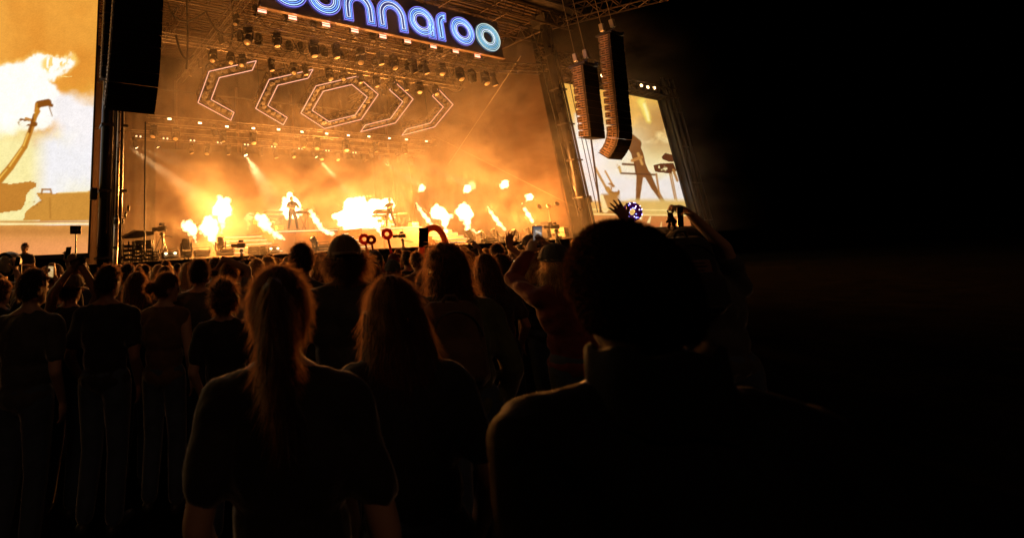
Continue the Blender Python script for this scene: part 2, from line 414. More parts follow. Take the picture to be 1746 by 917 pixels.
# =================================================================== SMOKE ON STAGE
def smoke():
    x0, x1, y0, y1, z0, z1 = 2.6, 46., 11.2, 31.9, DECK+.02, 16.6
    ob = MB().box(((x0+x1)/2, (y0+y1)/2, (z0+z1)/2), (x1-x0, y1-y0, z1-z0)).build('smoke', None, origin=(0, 0, 0)); ob['kind'] = 'stuff'; ob['label'] = 'drifting orange lit stage smoke filling the stage house'
    m = bpy.data.materials.new('stage_smoke'); m.use_nodes = True; nt = m.node_tree; nt.nodes.clear()
    N = nt.nodes.new; L = nt.links.new
    out = N('ShaderNodeOutputMaterial'); pv = N('ShaderNodeVolumePrincipled')
    pv.inputs['Color'].default_value = (.93, .86, .78, 1); pv.inputs['Anisotropy'].default_value = .2
    geo = N('ShaderNodeTexCoord')
    def noise(scale, detail, rough=.55, stretch=(1, 1, 1)):
        mp = N('ShaderNodeMapping'); mp.inputs['Scale'].default_value = stretch; L(geo.outputs['Object'], mp.inputs[0])
        t = N('ShaderNodeTexNoise'); t.inputs['Scale'].default_value = scale; t.inputs['Detail'].default_value = detail
        t.inputs['Roughness'].default_value = rough; t.inputs['Distortion'].default_value = .6; L(mp.outputs[0], t.inputs['Vector']); return t.outputs['Fac']
    def rng(src, a, b, c, d):
        r = N('ShaderNodeMapRange'); r.interpolation_type = 'SMOOTHSTEP'; L(src, r.inputs[0])
        for i, v in enumerate((a, b, c, d)): r.inputs[i+1].default_value = v
        return r.outputs[0]
    def mul(a, b):
        x = N('ShaderNodeMath'); x.operation = 'MULTIPLY'
        for i, q in enumerate((a, b)):
            if isinstance(q, (int, float)): x.inputs[i].default_value = q
            else: L(q, x.inputs[i])
        return x.outputs[0]
    sep = N('ShaderNodeSeparateXYZ'); L(geo.outputs['Object'], sep.inputs[0])
    puffs = rng(noise(.28, 5, .64, (1, 1, 1.35)), .43, .61, .04, 1.5)
    d = mul(puffs, rng(sep.outputs['Z'], 2, 11, .95, .62))
    d = mul(d, rng(sep.outputs['Y'], 11.4, 17.2, .0, 1.))
    d = mul(d, rng(sep.outputs['X'], 3., 6.5, .1, 1.)); d = mul(d, rng(sep.outputs['X'], 36, 45.5, 1., 0.))
    d = mul(d, rng(sep.outputs['Z'], 15, 16.5, 1., 0.))
    L(mul(d, SMOKE_DENS), pv.inputs['Density']); L(pv.outputs[0], out.inputs['Volume'])
    ob.data.materials.append(m)
SMOKE_DENS = .025
smoke()
# =================================================================== SIGN WITH NEON LETTERS
SY = 16.4
sg = thing('stage_sign', 'long dark sign panel with glowing blue neon lettering over the stage front', 'sign', (MIDX, SY, 12.6))
PANEL = mat('dark_purple_sign_panel', (.03, .018, .022), .6, var=.2)
MB().box((16.75, SY+.12, 13.75), (16.5, .14, 2.34)).build('panel', PANEL, sg)
MB().box((16.75, SY+.08, 12.545), (16.6, .2, .06)).build('bottom_rail', mat('warm_wood_trim', (.12, .07, .045), .5, var=.2), sg)
NEON = [glow('neon_violet', (.3, .27, 1.), 1.2), glow('neon_blue', (.14, .34, 1.), 1.9), glow('neon_pale_blue', (.42, .7, 1.), 1.7), glow('neon_white', (.75, .85, 1.), 1.5)]
CYAN = [glow('neon_ivory', (.8, .95, .85), 1.1), glow('neon_cyan', (.2, .6, .9), 1.1), glow('neon_pale_cyan', (.45, .8, .9), 1.0), glow('neon_white', (.75, .85, 1.), 1.5)]
FACE = mat('deep_blue_letter_face', (.03, .05, .22), .35, emit=(.03, .09, .6), es=.16)
FACEC = mat('teal_letter_face', (.04, .12, .2), .35, emit=(.06, .25, .5), es=.2)
def ell_pts(cx, cz, rx, rz, y, n=40, a0=0, a1=2*PI):
    return [(cx+rx*math.cos(a0+(a1-a0)*i/n), y, cz+rz*math.sin(a0+(a1-a0)*i/n)) for i in range(n if abs(a1-a0-2*PI) < 1e-6 else n+1)]
def ring_face(mb, cx, cz, rx, rz, ix, iz, y):
    A = ell_pts(cx, cz, rx, rz, y); B = ell_pts(cx, cz, ix, iz, y); n = len(A)
    A2 = [(p[0], y+.06, p[2]) for p in A]; B2 = [(p[0], y+.06, p[2]) for p in B]
    f = []
    for i in range(n):
        j = (i+1) % n
        f += [(i, j, n+j, n+i), (2*n+j, 2*n+i, 3*n+i, 3*n+j), (i, 2*n+i, 2*n+j, j), (n+j, 3*n+j, 3*n+i, n+i)]
    mb.add(A+B+A2+B2, f)
def outline(path, hw):
    # closed outline of a stroke with square ends, in the sign plane
    L = []; R = []; k = len(path)
    for i, (x, z) in enumerate(path):
        a = path[max(i-1, 0)]; b = path[min(i+1, k-1)]; tx, tz = b[0]-a[0], b[1]-a[1]; l = math.hypot(tx, tz); tx /= l; tz /= l
        e = 0
        if i == 0: e = -(0.29-hw)*-1
        if i == k-1: e = -(0.29-hw)
        L.append((x-tz*hw+tx*e, z+tx*hw+tz*e)); R.append((x+tz*hw+tx*e, z-tx*hw+tz*e))
    return L + R[::-1]
ZB, ZT = 12.77, 14.61
def letter(name, strokes, rings, cyan=False):
    pal = CYAN if cyan else NEON
    fm = MB()
    y = SY-.02
    for (cx, cz, rx, rz, ix, iz) in rings: ring_face(fm, cx, cz, rx, rz, ix, iz, y)
    for st in strokes:
        pts = outline(st, .31); k = len(st)
        A = [(p[0], y, p[1]) for p in pts]; n = len(A); A2 = [(p[0], y+.055, p[2]) for p in A]
        f = []
        for i in range(k-1): f += [(i, i+1, n-2-i, n-1-i)]
        f += [(i, n+i, n+(i+1) % n, (i+1) % n) for i in range(n)]
        fm.add(A+A2, f)
    L = fm.build(name, FACEC if cyan else FACE, sg)
    cls = {}
    for (cx, cz, rx, rz, ix, iz) in rings:
        for j in range(6):
            q = j/5; a = (rx-.05)*(1-q)+(ix+.05)*q; b = (rz-.05)*(1-q)+(iz+.05)*q
            c = [0, 2, 1, 2, 3, 0][j]
            cls.setdefault(c, MB()).tube(ell_pts(cx, cz, a, b, SY-.06), .019, 5, closed=True)
    for st in strokes:
        for j, hw in enumerate((.285, .19, .095)):
            c = (0, 1, 3 if len(st) > 12 else 2)[j]
            cls.setdefault(c, MB()).tube([(p[0], SY-.06, p[1]) for p in outline(st, hw)], .019, 5, closed=True)
    for c, mb in cls.items(): sub(mb, 'neon_tube', pal[c], L)
def arch(xl, xr, full=True, n=14):
    w = .31; a = xl+w; b = xr-w; cx = (a+b)/2; r = (b-a)/2; zc = ZT-.31-r*1.0
    p = [(a, ZB), (a, (ZB+zc)/2), (a, zc)]
    m = n if full else int(n*.62)
    p += [(cx-r*math.cos(PI*i/n), zc+r*math.sin(PI*i/n)) for i in range(1, m+1)]
    if full: p += [(b, (ZB+zc)/2), (b, ZB)]
    return p
ZC = (ZB+ZT)/2; RZ = (ZT-ZB)/2
letter('letter_b', [[(9.25, 13.7), (9.25, 14.6), (9.25, 15.7)]], [(10.02, ZC, 1.05, RZ, .38, .32)])
letter('letter_o', [], [(12.02, ZC, 1.03, RZ, .38, .32)])
letter('letter_n', [arch(13.08, 15.12)], [])
letter('letter_n', [arch(15.24, 17.3)], [])
letter('letter_a', [[(19.06, ZB), (19.06, 13.3), (19.06, 13.8)]], [(18.4, ZC, 1.01, RZ, .38, .32)])
letter('letter_r', [arch(19.46, 21.0, False)], [])
letter('letter_o', [], [(21.57, ZC, 1.02, RZ, .38, .32)])
letter('letter_o', [], [(23.76, ZC, 1.07, RZ, .4, .34)], True)

# =================================================================== TRUSSES AND LIGHTS
truss('front_truss', (8.0, 17.55, 12.3), (25.6, 17.55, 12.3), .5, 'aluminium box truss full of lamps right under the neon sign')
truss('middle_truss', (8.2, 20.0, 12.15), (25.4, 20.0, 12.15), .5, 'aluminium box truss of lamps just behind the front truss')
truss('rear_truss', (5.6, 26.0, 9.75), (28.6, 26.0, 9.75), .5, 'upper smoky aluminium truss behind the glowing hexagons')
truss('rear_truss', (5.3, 29.5, 9.75), (30.9, 29.5, 9.75), .5, 'lower rearmost aluminium truss with hanging cylindrical lamps')
truss('short_truss', (5.5, 24.0, 14.2), (10.2, 24.0, 14.2), .4, 'short truss with cables high behind the left speaker array')
for i, (x, y0, y1) in enumerate(((9.0, 17.6, 31), (24.4, 17.6, 31))):
    truss('roof_truss', (x, y0, 14.6), (x, y1, 14.6), .45, ('left', 'right')[i]+' deep truss running front to back under the roof', r=.035)

LENS = mat('frosted_lamp_lens', (.3, .25, .19), .3, spec=.6)
def mover(tilt, pan, m_lens, name='moving_light'):
    t = bpy.data.objects.new(name, None); COL.objects.link(t); t.empty_display_size = .1
    MB().rbox((0, 0, -.15), (.36, .26, .17), .025).build('base', BLACK, t)
    MB().box((-.1, 0, -.035), (.05, .07, .08)).box((.1, 0, -.035), (.05, .07, .08)).build('clamp', ALU, t)
    R = Matrix.Rotation(pan, 3, 'Z')
    y = MB()
    y.rbox((0, 0, -.265), (.44, .12, .06), .015, R)
    for sx in (-1, 1): y.rbox(R @ Vector((sx*.205, 0, -.44)), (.045, .13, .36), .015, R)
    y.build('yoke', BLACK, t)
    ax = R @ Vector((0, -math.sin(tilt), -math.cos(tilt))); c = Vector((0, 0, -.54))
    h = MB().lathe(c-ax*.2, [(.05, 0), (.12, .015), (.145, .06), (.15, .2), (.165, .24), (.17, .38), (.165, .42), (.15, .42), (.145, .39)], 16, ax)
    for k in range(3): h.lathe(c-ax*(.16-.05*k), [(.152, 0), (.158, .012), (.152, .024)], 16, ax)
    hd = h.build('head', BLACK, t, smooth=False)
    MB().lathe(c+ax*.185, [(.143, 0), (.11, .022), (.04, .034)], 16, ax).build('lens', m_lens, t, smooth=True)
    return t
HOT = glow('lit_lamp_lens', (1., .72, .38), 7.)
WARM = glow('warm_lamp_lens', (1., .6, .25), 1.6)
pk = [mover(.15, .2, LENS), mover(.55, -.5, LENS), mover(.35, 1.2, LENS), mover(.5, .9, HOT), mover(.8, -.2, WARM)]
used = [False]*len(pk)
def put(k, loc, rz, label, group, s=1., flip=False):
    t = copy_tree(pk[k])
    t.location = loc; t.scale = (s, s, s)
    t.rotation_euler = (PI if flip else 0, 0, rz)
    return tag(t, label, 'stage light', group)
rows = [('front truss under the sign', 17.55, 12.05, [421, 470, 533, 570, 612, 645, 668, 700, 722, 748, 780, 800, 822, 836], 1.15, (40, 116)),
        ('middle truss', 20.0, 11.9, [362, 392, 412, 462, 500, 520, 560, 585, 612, 640, 668, 690, 712, 740], 1.0, (85, 142)),
        ('upper rear truss', 26.0, 9.5, [262, 300, 380, 432, 470, 516, 541, 590, 640, 690], 1.15, (232, 262)),
        ('rearmost truss', 29.5, 9.5, [325, 353, 389, 444, 470, 500, 548, 575, 620, 660, 700], 1.1, (255, 278))]
rd = random.Random(3)
for nm, Y, Z, pxs, s, (ya, yb) in rows:
    for i, px in enumerate(pxs):
        py = ya+(yb-ya)*(px-pxs[0])/(pxs[-1]-pxs[0])
        X = at_y(px, py, Y).x
        k = rd.choice([0, 1, 2, 0, 1]) if 'rear' not in nm else rd.choice([0, 0, 1, 2])
        put(k, (X, Y-.1*rd.random(), Z), rd.uniform(-.5, .5), f'{ORD[i]} black moving light from the left hanging from the {nm}', 'moving lights on the '+nm, s*rd.uniform(.9, 1.1))
for nm, Y, Z, n_, x0, x1 in (('front truss', 17.5, 12.56, 13, 8.6, 25.2), ('middle truss', 20.0, 12.42, 13, 8.6, 25.0), ('left roof truss', 0, 14.3, 5, 18.6, 29.5), ('right roof truss', 0, 14.3, 5, 18.6, 29.5)):
    for i in range(n_):
        u = x0+(x1-x0)*(i+rd.uniform(.2, .8))/n_; roof_ = 'roof' in nm
        put(rd.choice([0, 1, 2]), (u, Y, Z) if not roof_ else ((9.0 if 'left' in nm else 24.4), u, Z), rd.uniform(-1, 1), (f'{ORD[i]} black moving light from the front hanging from the {nm}' if roof_ else f'{ORD[i]} black moving light from the left standing on top of the {nm}'), 'moving lights around the '+nm, rd.uniform(.75, 1.05), flip=not roof_)
# cable loops slung between the trusses
for i in range(16):
    x = 8.5+rd.uniform(0, 16.5); y = rd.choice([17.9, 19.6, 20.4]); a = Vector((x, y, 12.1)); b = Vector((x+rd.uniform(.8, 2.6), y+rd.uniform(-.2, 1.8), 12.3)); sg_ = rd.uniform(.25, .9)
    tag(MB().tube([a.lerp(b, q/10)-Vector((0, 0, sg_*4*(q/10)*(1-q/10))) for q in range(11)], .022, 5).build('cable_loop', CABLE, origin=tuple(a)), f'{ORD[i]} of the thin black cable loops drooping between the lamp trusses', 'cable', 'cable loops under the roof')
for i, (pxa, pya, pxm, pym, pxb, pyb) in enumerate(((286, 5, 300, 60, 352, 20), (300, 60, 312, 118, 330, 95), (352, 20, 372, 78, 408, 52), (395, 0, 402, 45, 392, 80), (318, 0, 322, 70, 318, 118))):
    a, m_, b = at_y(pxa, pya, 22), at_y(pxm, pym, 22), at_y(pxb, pyb, 22); pts = [a*(1-q)**2+m_*2*q*(1-q)+b*q*q for q in [k/12 for k in range(13)]]
    tag(MB().tube(pts, .06, 6).build('cable_bundle', CABLE, origin=tuple(b)), f'{ORD[i]} thick dark cable bundle from the left hanging behind the left speaker array', 'cable', 'cable bundles behind the left array')
# strobe panels with glowing bars
def strobe_proto(name, col, s, yaw=0):
    t = bpy.data.objects.new(name, None); COL.objects.link(t)
    MB().rbox((0, .09, 0), (.5, .16, .3), .02).build('housing', BLACK, t)
    for z in (-.07, .07): MB().box((0, 0, z), (.44, .02, .09)).build('light_bar', glow('strobe_%.2f' % col[1], col, s), t)
    MB().tube([(-.28, .09, 0), (-.28, .09, .28), (.28, .09, .28), (.28, .09, 0)], .018, 6).build('bracket', BLACK, t)
    return t
sa = strobe_proto('strobe_lamp', (1., .34, .22), 3.4); sb = strobe_proto('strobe_lamp', (1., .6, .32), 9.)
for i, (px, py) in enumerate(((447, 18), (499, 30), (556, 42), (605, 52), (653, 62), (695, 70), (739, 79), (777, 87), (814, 95))):
    p = at_y(px, py, 16.75); t = copy_tree(sa); t.location = p
    tag(t, f'{ORD[i]} pinkish glowing strobe panel from the left below the neon sign', 'strobe', 'strobe panels below the sign')
    lamp_point('strobe_glow', p+Vector((0, -.25, 0)), (1., .4, .3), 14, .15, t).location = (0, -.25, 0)
for i, (px, py) in enumerate(((289, 203), (341, 210), (387, 216), (432, 219), (475, 221), (515, 225), (557, 228), (594, 231), (629, 233), (664, 236), (693, 238), (727, 241))):
    p = at_y(px, py, 25.6); t = copy_tree(sb); t.location = p; t.scale = (.5, .5, .4)
    tag(t, f'{ORD[i]} bright warm strobe from the left along the upper rear truss', 'strobe', 'strobes along the rear truss')
# pairs of tiny lamps on the rearmost truss
for i in range(9):
    px = 236+46*i; p = at_y(px, 233+.075*(px-236), 29.1)
    t = thing('twin_lamp', f'{ORD[i]} pair of small round lamps from the left on the rearmost truss', 'lamp', p, 'twin lamps on the rearmost truss')
    for dx in (-.13, .13):
        b = MB().lathe(p+Vector((dx, .12, 0)), [(.05, 0), (.07, -.06), (.07, -.14)], 10, (0, 1, 0)).build('lamp_can', BLACK, t)
        MB().lathe(p+Vector((dx, -.025, 0)), [(.06, 0), (.05, -.02)], 10, (0, 1, 0)).build('bulb', glow('bulb_warm', (1., .7, .4), 2.5), t)
# lamps that throw visible beams through the smoke
beams = [((214, 246, 24.), (330, 330, 22.), 1200, 13), ((373, 229, 26.), (470, 275, 25.), 900, 9), ((418, 263, 27.), (452, 318, 21.), 2400, 9), ((540, 268, 27.), (592, 325, 24.), 2800, 8),
         ((640, 268, 27.), (672, 288, 26.), 2400, 7), ((684, 272, 27.), (760, 300, 26.), 3200, 7), ((236, 250, 28), (262, 262, 27), 300, 9), ((272, 250, 28), (300, 268, 27), 300, 9)]
for i, (a, b, e, ang) in enumerate(beams):
    A = at_y(*a); B = at_y(*b); t = copy_tree(pk[3]); d = (B-A).normalized()
    t.location = A - d*.3 + Vector((0, 0, .55)); t.rotation_euler = (0, 0, math.atan2(d.x, -d.y)-.0)
    tag(t, f'{ORD[i]} lit spotlight from the left throwing a warm beam into the smoke', 'spotlight', 'lit spotlights over the stage')
    l = lamp_spot('beam', (0, 0, 0), d, (1., .68, .32), e*26, ang)
    l.parent = t; l.location = Matrix.Rotation(-t.rotation_euler.z, 3, 'Z') @ (A+d*.12-t.location)
    l.rotation_euler = (Matrix.Rotation(-t.rotation_euler.z, 3, 'Z') @ d).to_track_quat('-Z', 'Y').to_euler()
for (px, py, Y, lab) in ((1027, 129, 17.2, 'small bright lamp between the two right speaker arrays'), (1094, 146, 17.0, 'small bright lamp above the right video screen'), (1105, 149, 17.0, 'bright lamp beside the corner lamp over the right screen'), (1116, 150, 17.0, 'bright corner lamp over the top right of the right screen')):
    p = at_y(px, py, Y); t = thing('work_lamp', lab, 'lamp', p, 'work lamps by the right screen')
    MB().lathe(p+Vector((0, .05, 0)), [(.05, .25), (.13, .12), (.15, 0)], 12, (0, 1, 0)).build('housing', BLACK, t)
    MB().lathe(p+Vector((0, .0, 0)), [(.13, 0.04), (.1, -.03), (.03, -.06)], 12, (0, 1, 0)).build('bulb', glow('work_lamp_bulb', (1., .55, .25), 9.), t)
    MB().tube([p+Vector((0, .15, 0)), p+Vector((0, .3, .5))], .03, 6).build('bracket', DARKM, t)

# =================================================================== HEXAGON LIGHT FRAMES
HT = 1.044; HY, HZ, HR, HRX, HK = 22.18, 10.66, 2.2, 1.224, .711
e1 = Vector((1, 0, 0)); e2 = Vector((0, -math.sin(HT), math.cos(HT))); e3 = Vector((0, math.cos(HT), math.sin(HT)))
NEW = glow('warm_white_led_tube', (1., .52, .38), 1.25)
def hexp(C, i, k=1.): a = PI/2-i*PI/3; return C + e1*(math.cos(a)*HR*HRX*k) + e2*(math.sin(a)*HR*k)
FRAME = mat('rough_black_frame', (.045, .036, .03), .55, .4, var=.4)
def hexframe(cx, idx, closed, label):
    C = Vector((cx, HY, HZ)); t = thing('hexagon_light', label, 'light frame', C, 'hexagonal light frames')
    n = len(idx); segs = [(idx[j], idx[(j+1) % n]) for j in range(n if closed else n-1)]
    outp = [hexp(C, i) for i in idx]; inp = [hexp(C, i, HK) for i in idx]
    for a, b in segs:
        for k in (1., HK): MB().tube([hexp(C, a, k), hexp(C, b, k)], .021, 6).build('led_tube', NEW, t)
        A0, B0, A1, B1 = hexp(C, a), hexp(C, b), hexp(C, a, HK), hexp(C, b, HK)
        fr = MB()
        for q in (.1, .62):
            fr.tube([A0+e3*q, B0+e3*q], .035, 5); fr.tube([A1+e3*q, B1+e3*q], .035, 5)
        m = 6
        for j in range(m):
            for (P, Q) in ((A0, B0), (A1, B1)):
                fr.tube([P.lerp(Q, j/m)+e3*.1, P.lerp(Q, (j+.5)/m)+e3*.62], .018, 4, cap=False); fr.tube([P.lerp(Q, (j+.5)/m)+e3*.62, P.lerp(Q, (j+1)/m)+e3*.1], .018, 4, cap=False)
            fr.tube([A0.lerp(B0, j/m)+e3*.62, A1.lerp(B1, j/m)+e3*.62], .018, 4, cap=False)
        fr.build('frame', FRAME, t)
        lens_m = mat('smoked_lamp_lens', (.022, .017, .012), .6)
        for j in range(5):
            u = (j+.5)/5; c = (A0.lerp(B0, u)+A1.lerp(B1, u))/2
            tl = rd.uniform(-.35, .35); ax = (-e3+e2*tl+e1*rd.uniform(-.3, .3)).normalized()
            hd = MB().lathe(c+e3*.4, [(.06, 0), (.13, .05), (.15, .2), (.17, .3), (.155, .3)], 12, ax).box(c+e3*.5, (.3, .2, .14)).build('lamp', BLACK, t)
            sub(MB().lathe(c+e3*.4+ax*.285, [(.145, 0), (.1, .03), (.02, .04)], 12, ax), 'lens', lens_m, hd, True)
    if not closed:
        for i in (idx[0], idx[-1]): MB().tube([hexp(C, i), hexp(C, i, HK)], .021, 6).build('led_tube', NEW, t)
    for i in (idx[0], idx[len(idx)//2]):
        a = hexp(C, i, .85)+e3*.6; MB().tube([a, (a.x, a.y, ROOFZ-.8)], .015, 5).build('hang_cable', CABLE, t)
hexframe(MIDX+.08-6.65, (0, 5, 4, 3), False, 'leftmost left-pointing chevron of glowing pink-white tubes with black lamps')
hexframe(MIDX+.08-3.1, (0, 5, 4, 3), False, 'second left-pointing glowing chevron beside the full hexagon')
hexframe(MIDX+.08, (0, 1, 2, 3, 4, 5), True, 'complete glowing hexagon frame of lamps in the middle of five')
hexframe(MIDX+.08+2.95, (0, 1, 2, 3), False, 'right-pointing glowing chevron next to the full hexagon')
hexframe(MIDX+.08+6.65, (0, 1, 2, 3), False, 'rightmost right-pointing chevron of glowing tubes with black lamps')

# =================================================================== SPEAKER ARRAYS
CAB = mat('speaker_cabinet_paint', (.07, .05, .042), .6, var=.3, vscale=5)
GRILLE = mat('black_speaker_grille', (.006, .006, .006), .75, spec=.15)
def cab_mesh():
    w, h, d = .67, .195, .62
    c = MB().add([(-w, 0, -h), (w, 0, -h), (w, 0, h), (-w, 0, h), (-w*.97, d, -h*.72), (w*.97, d, -h*.72), (w*.97, d, h*.72), (-w*.97, d, h*.72)],
                 [(0, 1, 2, 3), (5, 4, 7, 6), (4, 0, 3, 7), (1, 5, 6, 2), (3, 2, 6, 7), (4, 5, 1, 0)])
    rg = {1: MB(), -1: MB()}
    for sx in (-1, 1):
        c.box((sx*(w+.012), .1, 0), (.03, .07, .36)).box((sx*(w+.008), .5, 0), (.03, .07, .26))
        for q in (-.135, 0., .135): rg[sx].box((sx*(w+.012), .3, q), (.03, .42, .045))
    g_ = MB().box((0, -.012, 0), (w*1.98, .022, h*1.9))
    return c.mesh('cabinet', CAB), g_.mesh('grille', GRILLE), [rg[q].box((q*(w+.008), .3, 0), (.02, .05, .3)).mesh('side_rail', mat('worn_rigging_steel', (.26, .17, .13), .5, .3)) for q in (1, -1)]
cabm, grm, rgm = cab_mesh()
def line_array(X, Y, ztop, n, lean, jstart, jang, label, s=1., yaw=0., hang=3.):
    t = thing('speaker_array', label, 'speaker array', (X, Y, ztop), 'hanging speaker arrays', yaw); t.scale = (s, s, s)
    z = 0.; y = 0.; a = lean
    for i in range(n):
        if i >= jstart: a += jang
        h = .4
        z -= h*.5*math.cos(a); y += h*.5*math.sin(a)
        c = link('cabinet', cabm, t); c.location = (0, y, z); c.rotation_euler = (a, 0, 0)
        gr = link('grille', grm, c); [link('side_rail', q, c) for q in rgm]
        z -= h*.5*math.cos(a); y += h*.5*math.sin(a)
    MB().box((0, y+.3*math.cos(a), z+.3*math.sin(a)-.02), (1.36, .64, .03), Matrix.Rotation(a, 3, 'X')).build('added_dark_plate', GRILLE, t, origin=(0, 0, 0))  # black plate added to keep the flame-lit cabinet underside dark
    MB().box((0, .3, .09), (1.3, .8, .1)).box((-.5, .3, .17), (.08, 1.0, .1)).box((.5, .3, .17), (.08, 1.0, .1)).build('fly_frame', DARKM, t, origin=(0, 0, 0))
    for dy in (0.05, .6):
        MB().rbox((0, dy, .75), (.22, .22, .5), .03).build('hoist', mat('hoist_grey', (.3, .27, .22), .4, .5), t, origin=(0, 0, 0))
        MB().tube([(0, dy, .2), (0, dy, hang+.6)], .02, 6).build('chain', STEEL, t, origin=(0, 0, 0))
    return t
LA = line_array(2.54, 12.05, 14.32, 21, .1, 17, .12, 'large black speaker array hanging beside the left video screen', yaw=-.02, hang=2.); LA.rotation_euler.y = .024; LA.scale = (1.06, 1, 1)
line_array(2.5, 15.3, 14.9, 17, .1, 15, .05, 'smaller speaker array mostly hidden behind the large left one', hang=1.5)
line_array(29.12, 12.29, 12.85, 18, .127, 14, .17, 'taller of the two speaker arrays before the right video screen', hang=3.6)
line_array(27.08, 13.0, 10.95, 10, .1, 9, .04, 'shorter speaker array left of the taller right one', hang=5.)

# =================================================================== VIDEO SCREENS
def vnoise(x, y, sc, seed=0, oc=4):
    out = np.zeros_like(x); amp = 1; tot = 0; r = np.random.RandomState(seed); T = r.rand(64, 64)
    for o_ in range(oc):
        u = x/sc+o_*17.3; v = y/sc+o_*9.1; i = np.floor(u).astype(int); j = np.floor(v).astype(int); fu = u-i; fv = v-j
        fu = fu*fu*(3-2*fu); fv = fv*fv*(3-2*fv); g = lambda a, b: T[a % 64, b % 64]
        out += amp*((g(i, j)*(1-fu)+g(i+1, j)*fu)*(1-fv)+(g(i, j+1)*(1-fu)+g(i+1, j+1)*fu)*fv); tot += amp; amp *= .5; sc = sc/2
    return out/tot
def sm(a, b, x): t = np.clip((x-a)/(b-a), 0, 1); return t*t*(3-2*t)
def cap(x, y, a, b, ra, rb, soft=1.2):
    ax, ay = a; bx, by = b; dx, dy = bx-ax, by-ay; t = np.clip(((x-ax)*dx+(y-ay)*dy)/(dx*dx+dy*dy+1e-9), 0, 1)
    return 1-sm(-soft, soft, np.hypot(x-ax-t*dx, y-ay-t*dy)-(ra+(rb-ra)*t))
def poly(x, y, P):
    ins = np.zeros(x.shape, bool); n = len(P)
    for i in range(n):
        (x0, y0), (x1, y1) = P[i], P[(i+1) % n]
        c = ((y0 > y) != (y1 > y)) & (x < (x1-x0)*(y-y0)/((y1-y0) if y1 != y0 else 1e-9)+x0); ins ^= c
    return ins.astype(float)
class Paint:
    def __init__(s, x, y): s.x, s.y = x, y; s.c = np.zeros((*x.shape, 3))
    def over(s, m, col): m = m[..., None]; s.c = s.c*(1-m)+np.asarray(col)*m
def paint_left(x, y):
    P = Paint(x, y); n1 = vnoise(x+300, y+300, 90, 1); n2 = vnoise(x+300, y+300, 26, 2, 5); n3 = vnoise(x+400, y+300, 10, 3, 3)
    n4 = vnoise(x*1.7+500, y*.9+x*.5+300, 9, 4, 4)
    P.c[:] = lin(228, 158, 66); P.over(sm(.35, .75, n1)*.6, lin(208, 128, 42)); P.over(sm(60, -30, x)*.35, lin(240, 180, 88))
    P.over(sm(120, 200, y+(n2-.5)*60)*sm(60, 150, x)*.7, lin(236, 196, 84))
    edge = (n2-.5)*34+(n3-.5)*12+(n4-.5)*16*sm(30, 100, x)
    # upper flame body
    body = np.maximum.reduce([cap(x, y+edge*.6, (10, 150), (60, 125), 42, 26, 4), cap(x, y+edge*.7, (60, 122), (118, 102), 26, 9, 4), cap(x, y+edge*.5, (-40, 190), (60, 175), 60, 45, 5)])
    P.over(np.clip(np.maximum.reduce([cap(x, y+edge*.6, (10, 150), (60, 125), 46, 30, 7), cap(x, y+edge*.7, (60, 122), (122, 101), 30, 11, 7)]), 0, 1)*.8, lin(248, 205, 110)); P.over(body, lin(252, 248, 238)); P.over(cap(x, y, (85, 110), (125, 100), 14, 5, 5)*sm(.42, .58, n4)*.9, lin(246, 205, 105))
    low = sm(148, 182, y+(n2-.5)*40+(x < 100)*(x-100)*-.2); P.over(low*sm(70, 110, x+(n2-.5)*30), lin(238, 232, 232))
    P.over(sm(200, 250, y+edge)*sm(150, 60, x+edge), lin(240, 228, 165)); P.over(sm(215, 260, y-edge)*sm(45, 90, x), lin(233, 230, 232))
    P.over(sm(280, 330, y+edge)*sm(60, 150, x)*.5, lin(240, 232, 190))
    tan = lin(186, 122, 40); dk = lin(132, 76, 22)
    for a, b, r0, r1 in (((-20, 330), (18, 285), 7, 6), ((18, 285), (42, 250), 6, 5), ((42, 250), (55, 215), 5, 4.5), ((55, 215), (66, 180), 4, 3.5)):
        P.over(cap(x, y, a, b, r0, r1), tan); P.over(cap(x, y, (a[0]-2, a[1]-1), (b[0]-2, b[1]-1), 1.2, 1.), lin(235, 190, 90))
    P.over(cap(x, y, (36, 208), (60, 212), 6, 4)*sm(.3, .42, n3), dk); P.over(cap(x, y, (44, 202), (58, 206), 2, 2), tan); P.over(cap(x, y, (50, 225), (58, 196), 2.5, 2), dk); P.over(cap(x, y, (60, 200), (66, 190), 3, 3), tan)
    P.over(cap(x, y, (66, 178), (82, 175), 6, 6), dk); P.over(cap(x, y, (80, 176), (88, 180), 4, 3), dk); P.over(cap(x, y, (84, 182), (89, 198), 1, .6), dk)
    P.over(cap(x, y, (62, 178), (60, 190), 2.5, 2), tan)
    P.over(cap(x, y, (104, 131), (122, 131), .5, .5, .5), lin(250, 225, 140))
    br = lin(188, 126, 52)
    P.over(poly(x, y, [(-60, 305), (0, 311), (18, 314), (52, 309), (61, 312), (62, 318), (52, 324), (46, 330), (42, 348), (36, 358), (-60, 372)]), br)
    P.over(poly(x, y, [(62, 330), (66, 328), (92, 330), (150, 326), (156, 326), (152, 376), (40, 376), (44, 360), (58, 350), (70, 342)]), lin(198, 140, 62))
    P.over(cap(x, y, (71, 328), (72, 323), 1.5, 1.5)+cap(x, y, (72, 323), (86, 323), 1.5, 1.5)+cap(x, y, (86, 323), (88, 330), 1.5, 1.5) > .5, lin(160, 105, 45)) if False else None
    for a, b in (((71, 330), (72, 323)), ((72, 323), (86, 323)), ((86, 323), (88, 330))): P.over(cap(x, y, a, b, 1.4, 1.4), lin(160, 105, 45))
    P.over(cap(x, y, (100, 329), (150, 327), .8, .8), lin(240, 210, 140)); P.over(cap(x, y, (85, 338), (86, 372), 1.5, 1.5)*.5, lin(150, 98, 40))
